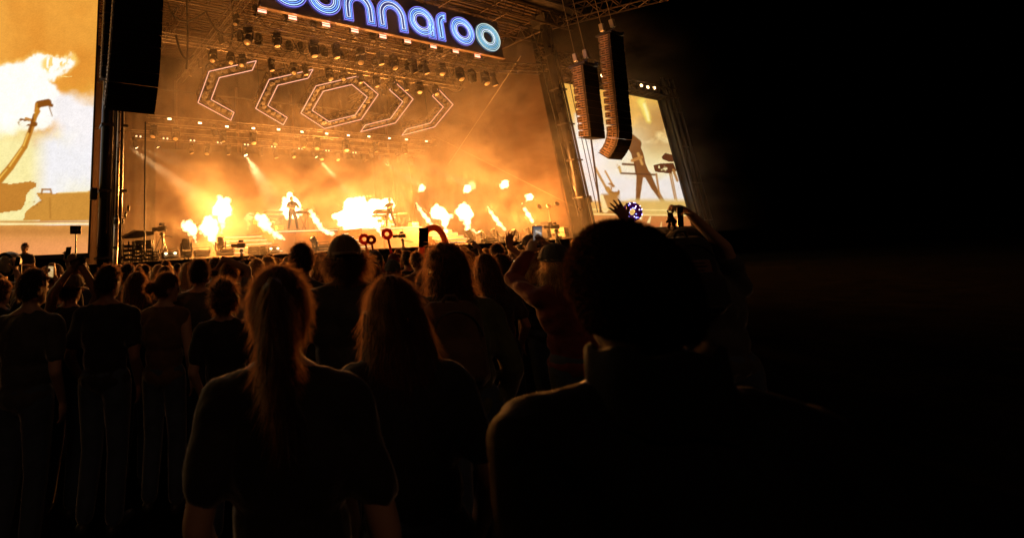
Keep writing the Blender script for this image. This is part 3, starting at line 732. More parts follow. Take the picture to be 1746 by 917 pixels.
    P.over(cap(x, y, (52, 350), (72, 345), 6, 5)*sm(.4, .6, n3), lin(140, 88, 36))
    P.over(sm(374, 379, y)*(1-sm(379, 381, y)), lin(188, 125, 55)); P.over((1-sm(.6, 2.2, np.abs(y-381.5+x*.004))), lin(252, 222, 160))
    P.over(sm(383, 384.5, y), lin(205, 140, 72)); P.over(sm(386, 425, y), lin(228, 152, 96)); P.over(sm(384, 395, y)*(1-sm(395, 405, y))*.5, lin(180, 118, 62))
    P.over(sm(20, -40, x)*sm(370, 376, y)*(1-sm(380, 381, y))*.6, lin(245, 215, 150))
    P.c *= (1+.12*(n3-.5))[..., None]
    return P.c
def paint_right(x, y):
    P = Paint(x, y); n1 = vnoise(x, y+200, 70, 5); n2 = vnoise(x, y+200, 24, 6, 5); n3 = vnoise(x, y+200, 9, 7, 3)
    P.c[:] = lin(244, 196, 100); P.over(sm(.35, .7, n1)*.5, lin(226, 160, 72)); P.over(sm(170, 260, y+(n2-.5)*50), lin(244, 228, 176))
    P.over(sm(1040, 1130, x)*sm(150, 200, y)*(1-sm(230, 290, y))*sm(.3, .6, n2)*.8, lin(176, 120, 58))
    P.over(cap(x, y+(n3-.5)*10, (1093, 172), (1106, 205), 6, 4, 4), lin(250, 225, 110)); P.over(cap(x, y+(n3-.5)*6, (1098, 178), (1106, 203), 2.5, 2, 2), lin(255, 240, 160))
    P.over(sm(205, 245, y+(n2-.5)*50)*sm(1130, 985, x+(n2-.5)*40), lin(244, 236, 232)); P.over(sm(285, 310, y+(n2-.5)*20), lin(236, 228, 222))
    P.over(cap(x, y+(n2-.5)*20, (985, 195), (995, 250), 4, 10, 6), lin(252, 246, 230))
    br = lin(122, 74, 36); b2 = lin(92, 48, 24)
    P.over(poly(x, y, [(1078, 243), (1084, 242), (1092, 250), (1097, 262), (1101, 280), (1108, 296), (1103, 303), (1086, 302), (1083, 290), (1080, 276), (1076, 262), (1070, 252)]), br)
    P.over(cap(x, y, (1076, 238), (1084, 246), 9, 10), br)
    P.over(cap(x, y, (1088, 262), (1095, 280), 2.2, 2.), lin(205, 150, 85)); P.over(cap(x, y, (1078, 274), (1094, 268), 2.6, 2.4), lin(190, 130, 70))
    for a, b, r0, r1 in (((1091, 300), (1089, 322), 6, 4.5), ((1089, 322), (1087, 346), 4.5, 3.2), ((1104, 298), (1115, 320), 6, 4.5), ((1115, 320), (1132, 346), 4.2, 3), ((1131, 346), (1138, 358), 3, 2.4)): P.over(cap(x, y, a, b, r0, r1), br)
    P.over(cap(x, y, (1062, 280), (1082, 281), 1.8, 1.8), b2); P.over(cap(x, y, (1059, 295.5), (1117, 298), 1.5, 1.5), b2); P.over(cap(x, y, (1083, 282), (1085, 297), 1.5, 1.5), b2)
    P.over(cap(x, y, (1050, 274), (1054, 285), 3, 2.5)*sm(.35, .5, n3), lin(165, 115, 60)); P.over(cap(x, y, (1056, 285), (1058, 293), 2, 2), lin(200, 160, 90))
    P.over(poly(x, y, [(1128, 268), (1134, 261), (1146, 264), (1149, 276), (1141, 276), (1130, 272)]), b2)
    P.over(poly(x, y, [(1114, 282), (1126, 279), (1148, 278), (1154, 292), (1149, 297), (1117, 293)])*sm(.28, .42, n3), b2)
    for a, b, r in (((1119, 297), (1124, 330), 1.6), ((1124, 330), (1136, 356), 1.8), ((1142, 296), (1151, 340), 1.2), ((1145, 296), (1154, 342), 1.), ((1148, 290), (1155, 308), 2.)): P.over(cap(x, y, a, b, r, r), lin(170, 118, 66))
    for a, b, r in (((1014, 285), (1036, 325), 2.), ((1032, 292), (1046, 318), 1.5), ((1036, 322), (1052, 345), 4)): P.over(cap(x, y, a, b, r, r), lin(190, 135, 66))
    P.over(cap(x, y, (1040, 320), (1051, 328), 8, 6)*sm(.42, .56, n3), lin(160, 105, 48))
    P.over(sm(340, 346, y+.0*(x)), lin(214, 168, 96)); P.over(sm(336, 342, y)*sm(1060, 1080, x)*.6, lin(228, 196, 120))
    P.over(sm(1022, 1028, x)*(1-sm(1050, 1060, x))*sm(328, 334, y), lin(176, 122, 60)); P.over(cap(x, y, (1026, 335), (1032, 358), 3, 5), lin(244, 220, 160))
    ln = 365.5+.0*x-(x-1020)*-.0; slope = 365-(x-1020)*-.012
    P.over(1-sm(.7, 1.8, np.abs(y-slope+8)), lin(246, 216, 140)); P.over(sm(-1, 2, y-slope-1), lin(206, 130, 70)); P.over(1-sm(.7, 1.8, np.abs(y-slope-.5)), lin(250, 215, 140))
    P.over(sm(4, 22, y-slope)*.6, lin(190, 100, 56))
    P.over(cap(x, y+(n3-.5)*5, (1106, 378), (1109, 370), 2.5, 1.2), lin(250, 225, 160)); P.over(cap(x, y, (1127, 386), (1128, 379), 1.4, .6), lin(250, 215, 140))
    P.over(cap(x, y+(n3-.5)*5, (1093, 372), (1096, 362), 2, 1.2), lin(245, 215, 150))
    P.c *= (1+.12*(n3-.5))[..., None]
    return P.c
def screen(name, x0, x1, z0, z1, Y, nx, nz, fn, label, strength):
    t = thing(name, label, 'screen', ((x0+x1)/2, Y, z0), 'side video screens')
    xs = np.linspace(x0, x1, nx+1); zs = np.linspace(z0, z1, nz+1); X, Z = np.meshgrid(xs, zs)
    px, py = proj_np(X, np.full_like(X, Y), Z); c = np.clip(fn(px, py), 0, 1)
    lum = c.mean(-1); c[..., 2] *= 1-.22*np.clip((.8-lum)/.3, 0, 1); c[..., 1] *= 1-.05*np.clip((.8-lum)/.3, 0, 1); c *= (1+.14*(np.random.RandomState(3).rand(*lum.shape)-.5))[..., None]; c = np.clip(c, 0, 1)
    vs = np.stack([X-(x0+x1)/2, np.zeros_like(X), Z-z0], -1).reshape(-1, 3); k = nx+1
    idx = np.arange(nx*nz); i = idx % nx; j = idx//nx; fa = np.stack([j*k+i, j*k+i+1, (j+1)*k+i+1, (j+1)*k+i], -1)
    me = bpy.data.meshes.new('display'); me.from_pydata(vs.tolist(), [], fa.tolist())
    ca = me.color_attributes.new('picture', 'FLOAT_COLOR', 'POINT'); ca.data.foreach_set('color', np.concatenate([c.reshape(-1, 3), np.ones((c.shape[0]*c.shape[1], 1))], 1).ravel())
    me.materials.append(screen_mat(name+'_picture', strength)); link('display', me, t)
    fr = mat('black_screen_frame', (.015, .014, .014), .5)
    for c_, d_ in ((((x0+x1)/2, Y+.12, (z0+z1)/2), (x1-x0-.02, .2, z1-z0-.02)),): MB().box(c_, d_).build('cabinet_back', fr, t)
    for c_, d_ in ((((x0+x1)/2, Y+.05, z1+.09), (x1-x0+.12, .3, .18)), (((x0+x1)/2, Y+.05, z0-.09), (x1-x0+.12, .3, .18)), ((x0-.03, Y+.05, (z0+z1)/2), (.06, .3, z1-z0)), ((x1+.03, Y+.05, (z0+z1)/2), (.06, .3, z1-z0))):
        MB().box(c_, d_).build('frame', fr, t)
    return t
screen('video_screen', -12.2, 1.80, 2.12, 12.65, 18.0, 430, 330, paint_left, 'huge left video screen showing a white flame and a mic stand', 1.12)
screen('video_screen', 33.1, 46.6, 2.22, 12.65, 18.0, 380, 310, paint_right, 'right video screen showing a legs-apart musician at keyboards', 1.05)
# dark support towers beside and below the screens
for nm, x, w, lab in (('screen_tower', 48.0, 2.2, 'dark clad tower at the right edge of the right video screen'), ('screen_tower', -13.6, 2.2, 'dark clad tower left of the left video screen')):
    t = thing(nm, lab, 'tower', (x, 18.2, 0), 'screen towers')
    MB().box((x, 18.3, 7.2), (w, 1.4, 14.4)).build('cladding', mat('dark_teal_cladding', (.03, .034, .036), .45, var=.3, vscale=1.), t)
    for dx in (-.85, 0, .85): MB().tube([(x+dx, 17.5, 0), (x+dx, 17.5, 14.6)], .09, 10).build('pipe', mat('satin_grey_pipe', (.2, .2, .2), .35, .6), t, smooth=True)
    for z in (2.6, 5.6, 8.6, 11.6): MB().tube([(x-1, 17.48, z), (x+1, 17.48, z)], .05, 8).build('rail', mat('satin_grey_pipe'), t)
for x0, x1, lab in ((-12.4, 1.6, 'black draped base under the left video screen'), (32, 46.8, 'black draped base under the right video screen')):
    t = thing('screen_platform', lab, 'platform', ((x0+x1)/2, 18.2, 0))
    MB().box(((x0+x1)/2, 18.3, .98), (x1-x0, 1.4, 1.95)).build('drape', mat('black_stage_skirt'), t)
    MB().box(((x0+x1)/2, 17.9, 1.99), (x1-x0+.1, 2.3, .07)).build('deck', dk, t)
# =================================================================== ON STAGE
def remove_tree(o):
    for c in list(o.children): remove_tree(c)
    bpy.data.objects.remove(o)
WOODR = mat('orange_riser_panel', (.13, .07, .034), .55, var=.15, vscale=1.)
RZT = 2.96
def riser(x0, x1, label):
    t = thing('riser', label, 'riser', ((x0+x1)/2, 22, DECK), 'performer risers')
    MB().box(((x0+x1)/2, 23.6, RZT-.06), (x1-x0+.1, 3.3, .12)).build('top', mat('dark_riser_top', (.08, .06, .045), .5, var=.2), t)
    n = 3; w = (x1-x0)/n
    for i in range(n):
        MB().rbox((x0+w*(i+.5), 22.02, (DECK+RZT-.12)/2), (w-.025, .06, RZT-.12-DECK-.01), .008).build('front_panel', WOODR, t)
    for x in (x0+.03, x1-.03):
        MB().box((x, 23.62, (DECK+RZT-.12)/2), (.06, 3.1, RZT-.12-DECK-.01)).build('side_panel', WOODR, t)
    MB().box(((x0+x1)/2, 21.95, RZT-.07), (x1-x0, .03, .05)).build('edge_strip', glow('strip_light', (1., .72, .36), 1.3), t)
riser(11.4, 15.6, 'left performer riser with orange front panels')
riser(17.3, 22.0, 'right performer riser with orange front panels')
LED = glow('strip_light', (1., .72, .36), 1.3)
def steps(x0, x1, Yc, label, n=5):
    t = thing('stage_steps', label, 'steps', ((x0+x1)/2, Yc, DECK))
    for i in range(n):
        z = DECK+.2*(i+1); y = Yc+.32*i
        MB().box(((x0+x1)/2, y+.8, z-.1), (x1-x0-.25*i, 1.6, .19)).build('step', WOODR, t)
        MB().box(((x0+x1)/2, y-.015, z-.04), (x1-x0-.25*i-.05, .02, .04)).build('led_strip', LED, t)
steps(8.2, 11.35, 20.9, 'lit steps left of the left riser')
steps(22.1, 25.4, 20.9, 'lit steps right of the right riser')
steps(15.7, 17.2, 21.2, 'narrow lit steps between the two risers')

# keyboards, stands, drum kit, microphones
KEYM = mat('keyboard_shell', (.035, .024, .018), .45, var=.2)
def keyboard(c, L, ang, tilt, label, legs_to):
    c = Vector(c); R = Matrix.Rotation(ang, 3, 'Z') @ Matrix.Rotation(tilt, 3, 'X')
    t = thing('keyboard', label, 'keyboard', (c.x, c.y, legs_to), 'keyboards on stands')
    MB().rbox(c, (L, .36, .12), .02, R).build('body', KEYM, t)
    MB().box(c+R @ Vector((0, -.09, .062)), (L*.92, .15, .012), R).build('keys', mat('ivory_keys', (.7, .66, .58), .4), t)
    MB().box(c+R @ Vector((0, .1, .07)), (L*.9, .1, .03), R).build('control_panel', BLACK, t)
    for sx in (-1, 1):
        a = c+R @ Vector((sx*L*.4, 0, -.06))
        MB().tube([a, (a.x-sx*.5, a.y+.05, legs_to)], .022, 6).build('stand_leg', BLACK, t)
        MB().tube([(a.x, a.y+.12, a.z), (a.x+sx*.05, a.y+.2, legs_to)], .02, 6).build('stand_leg', BLACK, t)
def stagept(px, py, Y): return at_y(px, py, Y)
keyboard(stagept(517, 362, 22.9), .95, .15, -.1, 'keyboard to the right of the left performer', RZT)
keyboard(stagept(650, 361, 23.0), 1.3, .1, -.5, 'upper tilted keyboard left of the right performer', RZT)
keyboard(stagept(648, 368, 22.7), 1.2, .1, -.1, 'lower keyboard left of the right performer', RZT)
keyboard(stagept(683, 366, 23.3), 1.0, .0, -.1, 'keyboard rack right of the right performer', RZT)
keyboard(stagept(466, 362, 23.2), 1.2, .2, -.15, 'upper keyboard on the rack left of the left performer', RZT)
keyboard(stagept(470, 370, 22.9), 1.1, .2, -.1, 'lower keyboard on the rack left of the left performer', RZT)
def drumkit(c, label):
    c = Vector(c); t = thing('drum_kit', label, 'drum kit', c)
    sh = mat('amber_drum_shell', (.3, .13, .05), .3, var=.2); sk = mat('drum_skin', (.7, .62, .5), .6)
    k = MB().lathe(c+Vector((0, .2, .28)), [(.27, 0), (.28, .02), (.28, .36), (.27, .38)], 20, (0, -1, 0)).build('bass_drum', sh, t, smooth=False)
    sub(MB().lathe(c+Vector((0, -.185, .28)), [(.26, 0), (.2, .006)], 20, (0, -1, 0)), 'skin', sk, k)
    for dx, dz, r in ((-.22, .62, .15), (.2, .62, .16), (.52, .42, .2), (-.5, .5, .16)):
        d = MB().lathe(c+Vector((dx, .05, dz)), [(r, 0), (r, .22)], 16, (0, -.25, 1)).build('drum', sh, t)
        sub(MB().lathe(c+Vector((dx, .05, dz))+Vector((0, -.25, 1)).normalized()*.221, [(r*.98, 0), (r*.5, .006)], 16, (0, -.25, 1)), 'skin', sk, d)
        MB().tube([c+Vector((dx, .1, dz)), c+Vector((dx*1.1, .15, 0))], .015, 6).build('stand', ALU, t)
    for dx, dz in ((-.7, 1.0), (.7, 1.05), (-.4, 1.2), (.35, 1.22)):
        MB().lathe(c+Vector((dx, 0, dz)), [(.01, .03), (.06, .02), (.22, 0), (.22, -.003), (.05, .012)], 20, (.15, -.3, 1)).build('cymbal', mat('brass_cymbal', (.6, .4, .12), .25, 1.), t)
        MB().tube([c+Vector((dx, 0, dz)), c+Vector((dx*.9, .1, 0))], .012, 6).build('stand', ALU, t)
drumkit((12.0, 24.2, RZT), 'drum kit half hidden by the diagonal flame on the left riser')
drumkit((21.3, 24.4, RZT), 'small drum kit beside the right performer')
def micstand(base, h, tip, label):
    b = Vector(base); t = thing('microphone_stand', label, 'microphone stand', b, 'microphone stands')
    MB().lathe(b, [(.15, 0), (.15, .02), (.03, .04)], 16).build('base', BLACK, t)
    MB().tube([b, b+Vector((0, 0, h))], .014, 6).build('pole', BLACK, t)
    q = b+Vector((0, 0, h))+Vector(tip); MB().tube([b+Vector((0, 0, h)), q], .012, 6).build('boom', BLACK, t)
    MB().capsule(q, q+Vector(tip).normalized()*.14, .018, .032, 8).build('microphone', mat('mic_grille', (.2, .2, .2), .4, .8), t)
p = stagept(485, 393, 22.4); micstand((p.x, 22.4, RZT), 1.15, (.25, -.05, .12), 'microphone stand just left of the left performer')
p = stagept(628, 392, 22.4); micstand((p.x, 22.4, RZT), 1.3, (-.22, -.02, .1), 'microphone stand at the left end of the right keyboards')
p = stagept(522, 393, 22.6); micstand((p.x, 22.6, RZT), .95, (.2, 0, .2), 'short microphone stand right of the left performer')
def box_thing(name, c, d, label, cat, m, parts=True, rz=0):
    c = Vector(c); R = Matrix.Rotation(rz, 3, 'Z'); t = thing(name, label, cat, (c.x, c.y, c.z-d[2]/2))
    MB().rbox(c, d, .03, R).build('body', m, t)
    for sx in (-1, 1):
        for sz in (-1, 1): MB().box(c+R @ Vector((sx*(d[0]/2-.03), -d[1]/2-.004, sz*(d[2]/2-.03))), (.07, .02, .07), R).build('corner', ALU, t)
    MB().box(c+R @ Vector((0, -d[1]/2-.006, 0)), (d[0]*.35, .015, .05), R).build('handle', ALU, t)
    MB().box(c+R @ Vector((0, -d[1]/2-.003, d[2]*.22)), (d[0]*.97, .012, .02), R).build('trim', ALU, t)
CASE = mat('flight_case_board', (.05, .045, .045), .5, var=.3)
p = stagept(712, 395, 22.6); box_thing('amplifier', (p.x, 22.9, RZT+.16), (.55, .4, .32), 'small amplifier at the right end of the right riser', 'amplifier', mat('tan_amp_cloth', (.4, .27, .14), .7, var=.2))
p = stagept(476, 389, 22.5); box_thing('amplifier', (p.x, 22.5, RZT+.15), (.42, .35, .3), 'small brown amplifier left of the left performer', 'amplifier', mat('tan_amp_cloth'))

# floor lights along the stage edge
floor_px = [(318, 438, .95, 0), (376, 434, .95, 4), (537, 426, .85, 1), (802, 415, .95, 2), (824, 414, .85, 1), (846, 413, .95, 2), (880, 411, .9, 1), (903, 410, .95, 2)]
for i, (px, py, s, k) in enumerate(floor_px):
    X = at_y(px, py, 18.4).x
    t = put(k, (X, 18.4, DECK+.0), (.3, -.4, .9, 2.2, .5, 2.4, 1.1, 2.0)[i], f'{ORD[i]} black moving light from the left standing on the stage edge', 'floor moving lights', s*1.1, flip=True)
for i, (px, py) in enumerate(((291, 436), (345, 433), (388, 430), (468, 426), (553, 422), (838, 410), (862, 409))):
    X = at_y(px, py, 18.2).x; t = copy_tree(sb); t.location = (X, 18.2, DECK+.22); t.scale = (1.25, 1.2, .9)
    t.rotation_euler = (-.25, 0, rd.uniform(-.3, .3))
    if True:
        for c in t.children:
            if 'bar' in c.name:
                c.data = c.data.copy(); c.data.materials.clear(); c.data.materials.append(mat('unlit_strobe_bar', (.6, .5, .36), .3))
    if i in (0, 3):
        for dx in (-.16, .14): bl = MB().ell((dx, -.03, .03), (.045, .03, .04), 10, 8).build('bulb', HOT, t, True, origin=(0, 0, 0))
    tag(t, f'{ORD[i]} low rectangular strobe lamp from the left on the stage edge', 'strobe', 'floor strobes')
for i, px in enumerate((430, 448, 826, 930)):
    X = at_y(px, 428, 18.9).x
    box_thing('monitor_speaker', (X, 18.9, DECK+.2), (.6, .45, .4), f'{ORD[i]} black monitor case from the left on the stage edge', 'case', CASE, rz=.1*i)

# ------------------------------------------------------------------ flames
fl_n = [0]
FL_COL = (1., .345, .06)
def flame(spec, Y, watt, label, eps=8.5, seed=0, tone=(1., .72, .36), light=True, grp='stage flames'):
    rr = random.Random(seed); pts = []
    for (px, py, r) in spec:
        p = at_y(px, py, Y); D = depth(p); pts.append((p, r*1.07*D/F_PX))
    rmax = max(r for p, r in pts); mb = MB()
    for p, r in pts:
        mb.ell(p, (r, r*.9, r), 12, 8)
        for k in range(7):
            d = Vector((rr.gauss(0, 1), rr.gauss(0, 1), rr.gauss(0, 1))).normalized()
            q = rr.uniform(.25, .5)*r; mb.ell(p+d*r*rr.uniform(.75, 1.05), (q, q, q*rr.uniform(.9, 1.4)), 8, 6)
    for (p, r), (q, r2) in zip(pts, pts[1:]):
        if (q-p).length < 2.2*(r+r2): mb.capsule(p, q, r*.72, r2*.72, 10)
    vox = max(.028, rmax*.075)
    me = remesh(mb, vox, 'flame', None, 1)
    co = np.empty(len(me.vertices)*3); me.vertices.foreach_get('co', co); co = co.reshape(-1, 3)
    no = np.empty(len(me.vertices)*3); me.vertices.foreach_get('normal', no); no = no.reshape(-1, 3)
    s1 = 1.6/max(rmax, .12)
    dsp = np.array([mn.fractal(Vector(c)*s1, .9, 2.0, 4) for c in co]); co += no*(dsp*rmax*.2)[:, None]
    base = min((p for p, r in pts), key=lambda p: p.z); org = np.array(base)
    me.vertices.foreach_set('co', (co-org).ravel()); me.update()
    m = glow_volume('flame_glow_%d' % fl_n[0], tone, eps); fl_n[0] += 1
    me.materials.append(m); ob = link('flame', me); ob.location = base
    tag(ob, label, 'flame', grp)
    if light and watt:
        c = sum((p*r for p, r in pts), Vector())/sum(r for p, r in pts)
        lamp_point('flame_light', c, FL_COL, watt, max(.15, rmax*.7), ob).location = c-base
    return ob
FP = 3.2
flame([(322, 386, 10), (314, 384, 6), (329, 393, 8), (332, 404, 4), (334, 412, 2.5)], 20.0, 700*FP, 'leftmost white-hot flame burst rising from the stage', seed=1)
flame([(356, 381, 11), (347, 388, 8), (360, 392, 11), (362, 404, 8), (366, 414, 4)], 20.3, 900*FP, 'second tall white flame burst from the left', seed=2)
flame([(379, 352, 13), (370, 361, 7), (387, 358, 9), (379, 374, 7), (380, 386, 4), (378, 396, 3)], 22., 900*FP, 'mushroom-shaped flame above the two left bursts', seed=3)
flame([(426, 369, 6), (420, 372, 4), (424, 382, 3), (422, 390, 2)], 26., 120*FP, 'small faint flame column left of the left riser', eps=1.6, seed=4)
flame([(440, 370, 6), (448, 373, 8), (445, 382, 6), (455, 384, 7), (462, 393, 5), (470, 400, 5.5), (478, 404, 4.5), (484, 408, 2.5)], 20.6, 130*FP, 'ragged flame slanting across the left end of the left riser', seed=5)
flame([(497, 347, 13), (489, 352, 8), (505, 352, 9), (484, 360, 6), (498, 362, 11), (510, 362, 6)], 25.2, 1300*FP, 'round white fireball directly behind the left performer', seed=6)
flame([(530, 361, 4), (534, 368, 5), (539, 376, 6), (545, 385, 5), (551, 392, 3.5), (557, 396, 4.5), (566, 398, 4)], 21.3, 110*FP, 'slanting flame jet right of the left performer', seed=7)
flame([(601, 352, 15), (586, 372, 11), (573, 368, 7), (607, 374, 18), (626, 360, 16), (645, 351, 11), (660, 347, 9), (668, 351, 5), (590, 388, 7), (636, 376, 15), (655, 364, 11), (577, 382, 5), (618, 345, 8), (652, 383, 7), (668, 374, 7)], 25.6, 3300*FP, 'huge white cloud of fire behind the right performer', seed=8)
flame([(625, 358, 2.5), (631, 370, 3), (638, 382, 3.2), (645, 392, 3.5), (651, 400, 2.8), (656, 406, 1.8)], 21.4, 50*FP, 'thin flame jet crossing in front of the right keyboards', eps=11, seed=9)
flame([(710, 347, 2), (716, 357, 3.4), (723, 367, 4.2), (730, 376, 4), (735, 382, 2.5)], 21.5, 450*FP, 'slim slanting flame jet right of the right riser', eps=10, seed=10)
flame([(749, 363, 12), (741, 366, 7), (758, 369, 9), (759, 381, 6), (761, 393, 3.8), (760, 401, 2.5)], 20.6, 1000*FP, 'bulbous flame behind the red inflatable arch', seed=11)
flame([(791, 360, 12), (782, 361, 7), (800, 364, 7), (796, 378, 6), (798, 391, 4.5), (801, 402, 3.5), (801, 409, 2.5)], 20.3, 1000*FP, 'mushroom flame right of the bulbous flame', seed=12)
flame([(806, 392, 2), (812, 397, 2), (818, 400, 1.6)], 20.6, 0, 'short thin flame tongue leaving the mushroom flame foot', eps=12, seed=13)
flame([(832, 353, 1.6), (837, 362, 3.2), (845, 373, 4.4), (852, 382, 3.8), (861, 391, 2.4), (870, 400, 1.6)], 20.2, 550*FP, 'long slanting flame jet in the gap between the bulbs and the mast', eps=10, seed=14)
flame([(890, 347, 1.5), (895, 357, 3.2), (901, 366, 4.2), (907, 376, 3.4), (914, 386, 1.8)], 20.2, 550*FP, 'rightmost slanting flame jet below the hanging fireballs', eps=10, seed=15)
for i, (px, py, r, lab) in enumerate(((719, 321, 5.5, 'leftmost'), (797, 322, 6.5, 'second'), (861, 314, 6.5, 'highest'), (903, 336, 5.5, 'fourth'), (947, 334, 6, 'rightmost'))):
    flame([(px, py, r), (px+2, py-3, r*.6), (px-3, py+4, r*.5), (px-6, py+7, r*.25)], 19.6, 220*FP, lab+' small fireball floating in the smoke above the jets', eps=10, seed=20+i, grp='floating fireballs')
# =================================================================== PEOPLE
SKIN = [mat('skin_light', (.42, .24, .16), .55, spec=.3, sheen=.3), mat('skin_tan', (.26, .13, .075), .55, spec=.3, sheen=.3), mat('skin_dark', (.09, .045, .028), .5, spec=.35, sheen=.3)]
def hairmat(name, col, tc): return mat(name, col, .35, spec=.6, transl=.65, tcol=tc, sheen=.4)
HAIR = dict(jet=mat('jet_black_hair', (.008, .006, .005), 1., spec=0., transl=.4, tcol=(.05, .025, .015)), black=hairmat('black_hair', (.02, .013, .01), (.3, .15, .08)), brown=hairmat('brown_hair', (.06, .03, .017), (.55, .29, .14)), auburn=hairmat('auburn_hair', (.12, .05, .025), (.85, .45, .22)), blond=hairmat('blond_hair', (.34, .19, .08), (.95, .68, .38)))
HAIRD = {k: mat('under_'+k+'_hair', tuple(v.node_tree.nodes['Principled BSDF'].inputs['Base Color'].default_value)[:3], .6 if k != 'jet' else 1., spec=.2 if k != 'jet' else 0.) for k, v in HAIR.items()}
def cloth(name, col): return mat(name, col, .85, var=.25, vscale=9, bump=.35, bscale=22, spec=.25, sheen=.7)
CL = dict(jet=mat('black_nylon', (.008, .007, .007), .75, spec=.08, bump=.3, bscale=14), black=cloth('black_cotton', (0.0238, 0.0221, 0.0221)), charcoal=cloth('charcoal_cotton', (0.0595, 0.0561, 0.0561)), brown=cloth('brown_cotton', (0.119, 0.068, 0.0425)), navy=cloth('navy_cotton', (0.0272, 0.034, 0.068)),
          grey=cloth('grey_marl', (0.187, 0.1785, 0.17)), olive=cloth('olive_cotton', (0.085, 0.085, 0.0425)), maroon=cloth('maroon_cotton', (0.153, 0.034, 0.034)), white=cloth('off_white_cotton', (.4, .36, .32)), teal=cloth('teal_cotton', (0.085, 0.204, 0.204)), denim=cloth('blue_denim', (0.051, 0.068, 0.1105)))
def ik(sh, wr, l1, l2, pole):
    d = wr-sh; L = d.length
    if L > (l1+l2)*.985: wr = sh+d.normalized()*(l1+l2)*.985; d = wr-sh; L = d.length
    t = d/L; a = (l1*l1-l2*l2+L*L)/(2*L); h = math.sqrt(max(l1*l1-a*a, 0))
    p = pole-t*pole.dot(t); p = p.normalized() if p.length > 1e-5 else t.orthogonal().normalized()
    return sh+t*a+p*h, wr
def hand(mb, wr, d, nrm, kind, sx):
    d = d.normalized(); nrm = (nrm-d*nrm.dot(d)); nrm = nrm.normalized() if nrm.length > 1e-4 else d.orthogonal().normalized(); sd = d.cross(nrm)*sx
    R = Matrix((sd, d, nrm)).transposed()
    mb.ell(wr+d*.055, (.042, .058, .017), 10, 8, R)
    for i, (o, L) in enumerate(((-.031, .058), (-.0105, .068), (.0105, .073), (.031, .066))):
        b = wr+d*.098+sd*o - (d*.008 if i in (0, 3) else d*0)
        sp = {'open': .24, 'grip': .02, 'relaxed': .06}[kind]*(o/.03); cl = {'open': .15, 'grip': 1.15, 'relaxed': .55}[kind]
        d1 = (d*math.cos(cl*.5)+nrm*math.sin(cl*.5)+sd*sp).normalized(); d2 = (d*math.cos(cl*1.5)+nrm*math.sin(cl*1.5)+sd*sp).normalized()
        k = b+d1*L*.55; mb.capsule(b-d*.02, k, .0098, .009, 8); mb.capsule(k, k+d2*L*.5, .009, .0075, 8)
    b = wr+d*.03+sd*.03; td = (d*.65+sd*(.75 if kind == 'open' else .45)+nrm*(.2 if kind == 'open' else .6)).normalized(); k = b+td*.045
    mb.capsule(b, k, .0125, .0105, 8); mb.capsule(k, k+(td*.7+d*.5).normalized()*.034, .0105, .0085, 8)
HC = Vector((0, .012, 1.632))
def strands(M, rx, ry, rz, n, length, width, keep, seed, lift=.5, grav=.3, curl=0., segs=3, part=None):
    rr = random.Random(seed); V = []; Fa = []
    cnt = 0
    while cnt < n:
        d = Vector((rr.gauss(0, 1), rr.gauss(0, 1), rr.gauss(0, 1))).normalized()
        if not keep(d): continue
        cnt += 1
        p = Vector((d.x*rx, d.y*ry, d.z*rz)); nn = Vector((d.x/rx, d.y/ry, d.z/rz)).normalized()
        tang = Vector((0, -.5, -1)); tang = tang-nn*tang.dot(nn); tang = tang.normalized() if tang.length > .05 else Vector((rr.uniform(-1, 1), -1, 0)).normalized()
        rv = Vector((rr.gauss(0, 1), rr.gauss(0, 1), rr.gauss(0, 1)))*.35
        dr = (nn*lift+tang*(1-lift)+rv*(.4+curl)).normalized(); L = length*rr.uniform(.5, 1.25); w = width*rr.uniform(.6, 1.2)
        side = dr.cross(Vector((rr.gauss(0, 1), rr.gauss(0, 1), rr.gauss(0, 1)))).normalized()*w*.5
        o = len(V); ph = rr.uniform(0, 6.28)
        for s in range(segs+1):
            u = s/segs; ww = side*(1-u*.75)
            V.append(M @ (p-ww)); V.append(M @ (p+ww))
            dr = (dr+Vector((0, 0, -grav/segs))+Vector((math.cos(ph+s*2.1), math.sin(ph+s*2.1), math.sin(ph*2+s*1.7)))*curl*.8).normalized(); p = p+dr*L/segs
        for s in range(segs): Fa.append((o+2*s, o+2*s+1, o+2*s+3, o+2*s+2))
    return V, Fa
def shell(M, rx, ry, rz, keep, amp, fq, seed, n=36, m=24, off=(0, 0, 0)):
    V = []; Fa = []; idx = {}
    def vid(i, j):
        j %= n
        if (i, j) not in idx:
            ph = PI*i/m; th = 2*PI*j/n; d = Vector((math.sin(ph)*math.cos(th), math.sin(ph)*math.sin(th), math.cos(ph)))
            q = 1+amp*mn.fractal(d*fq+Vector((seed, 0, 0)), .8, 2., 3)
            idx[(i, j)] = len(V); V.append(M @ (Vector((d.x*rx, d.y*ry, d.z*rz))*q+Vector(off)))
        return idx[(i, j)]
    for i in range(m):
        for j in range(n):
            ph = PI*(i+.5)/m; th = 2*PI*(j+.5)/n; d = Vector((math.sin(ph)*math.cos(th), math.sin(ph)*math.sin(th), math.cos(ph)))
            if keep(d):
                f = [vid(i, j), vid(i+1, j), vid(i+1, j+1), vid(i, j+1)]
                Fa.append(tuple(f))
    return V, Fa
def k_short(d): return d.z > (-.62 if d.y < -.05 else (-.05 if d.y < .45 else .42)) 
def k_tight(d): return d.z > (-.55 if d.y < .1 else (-.15 if d.y < .72 else .4))
def k_long(d): return d.y < .55 or d.z > .5
def k_cap(d): return d.z > (-.05 if d.y < .2 else .18)
PROT = {}
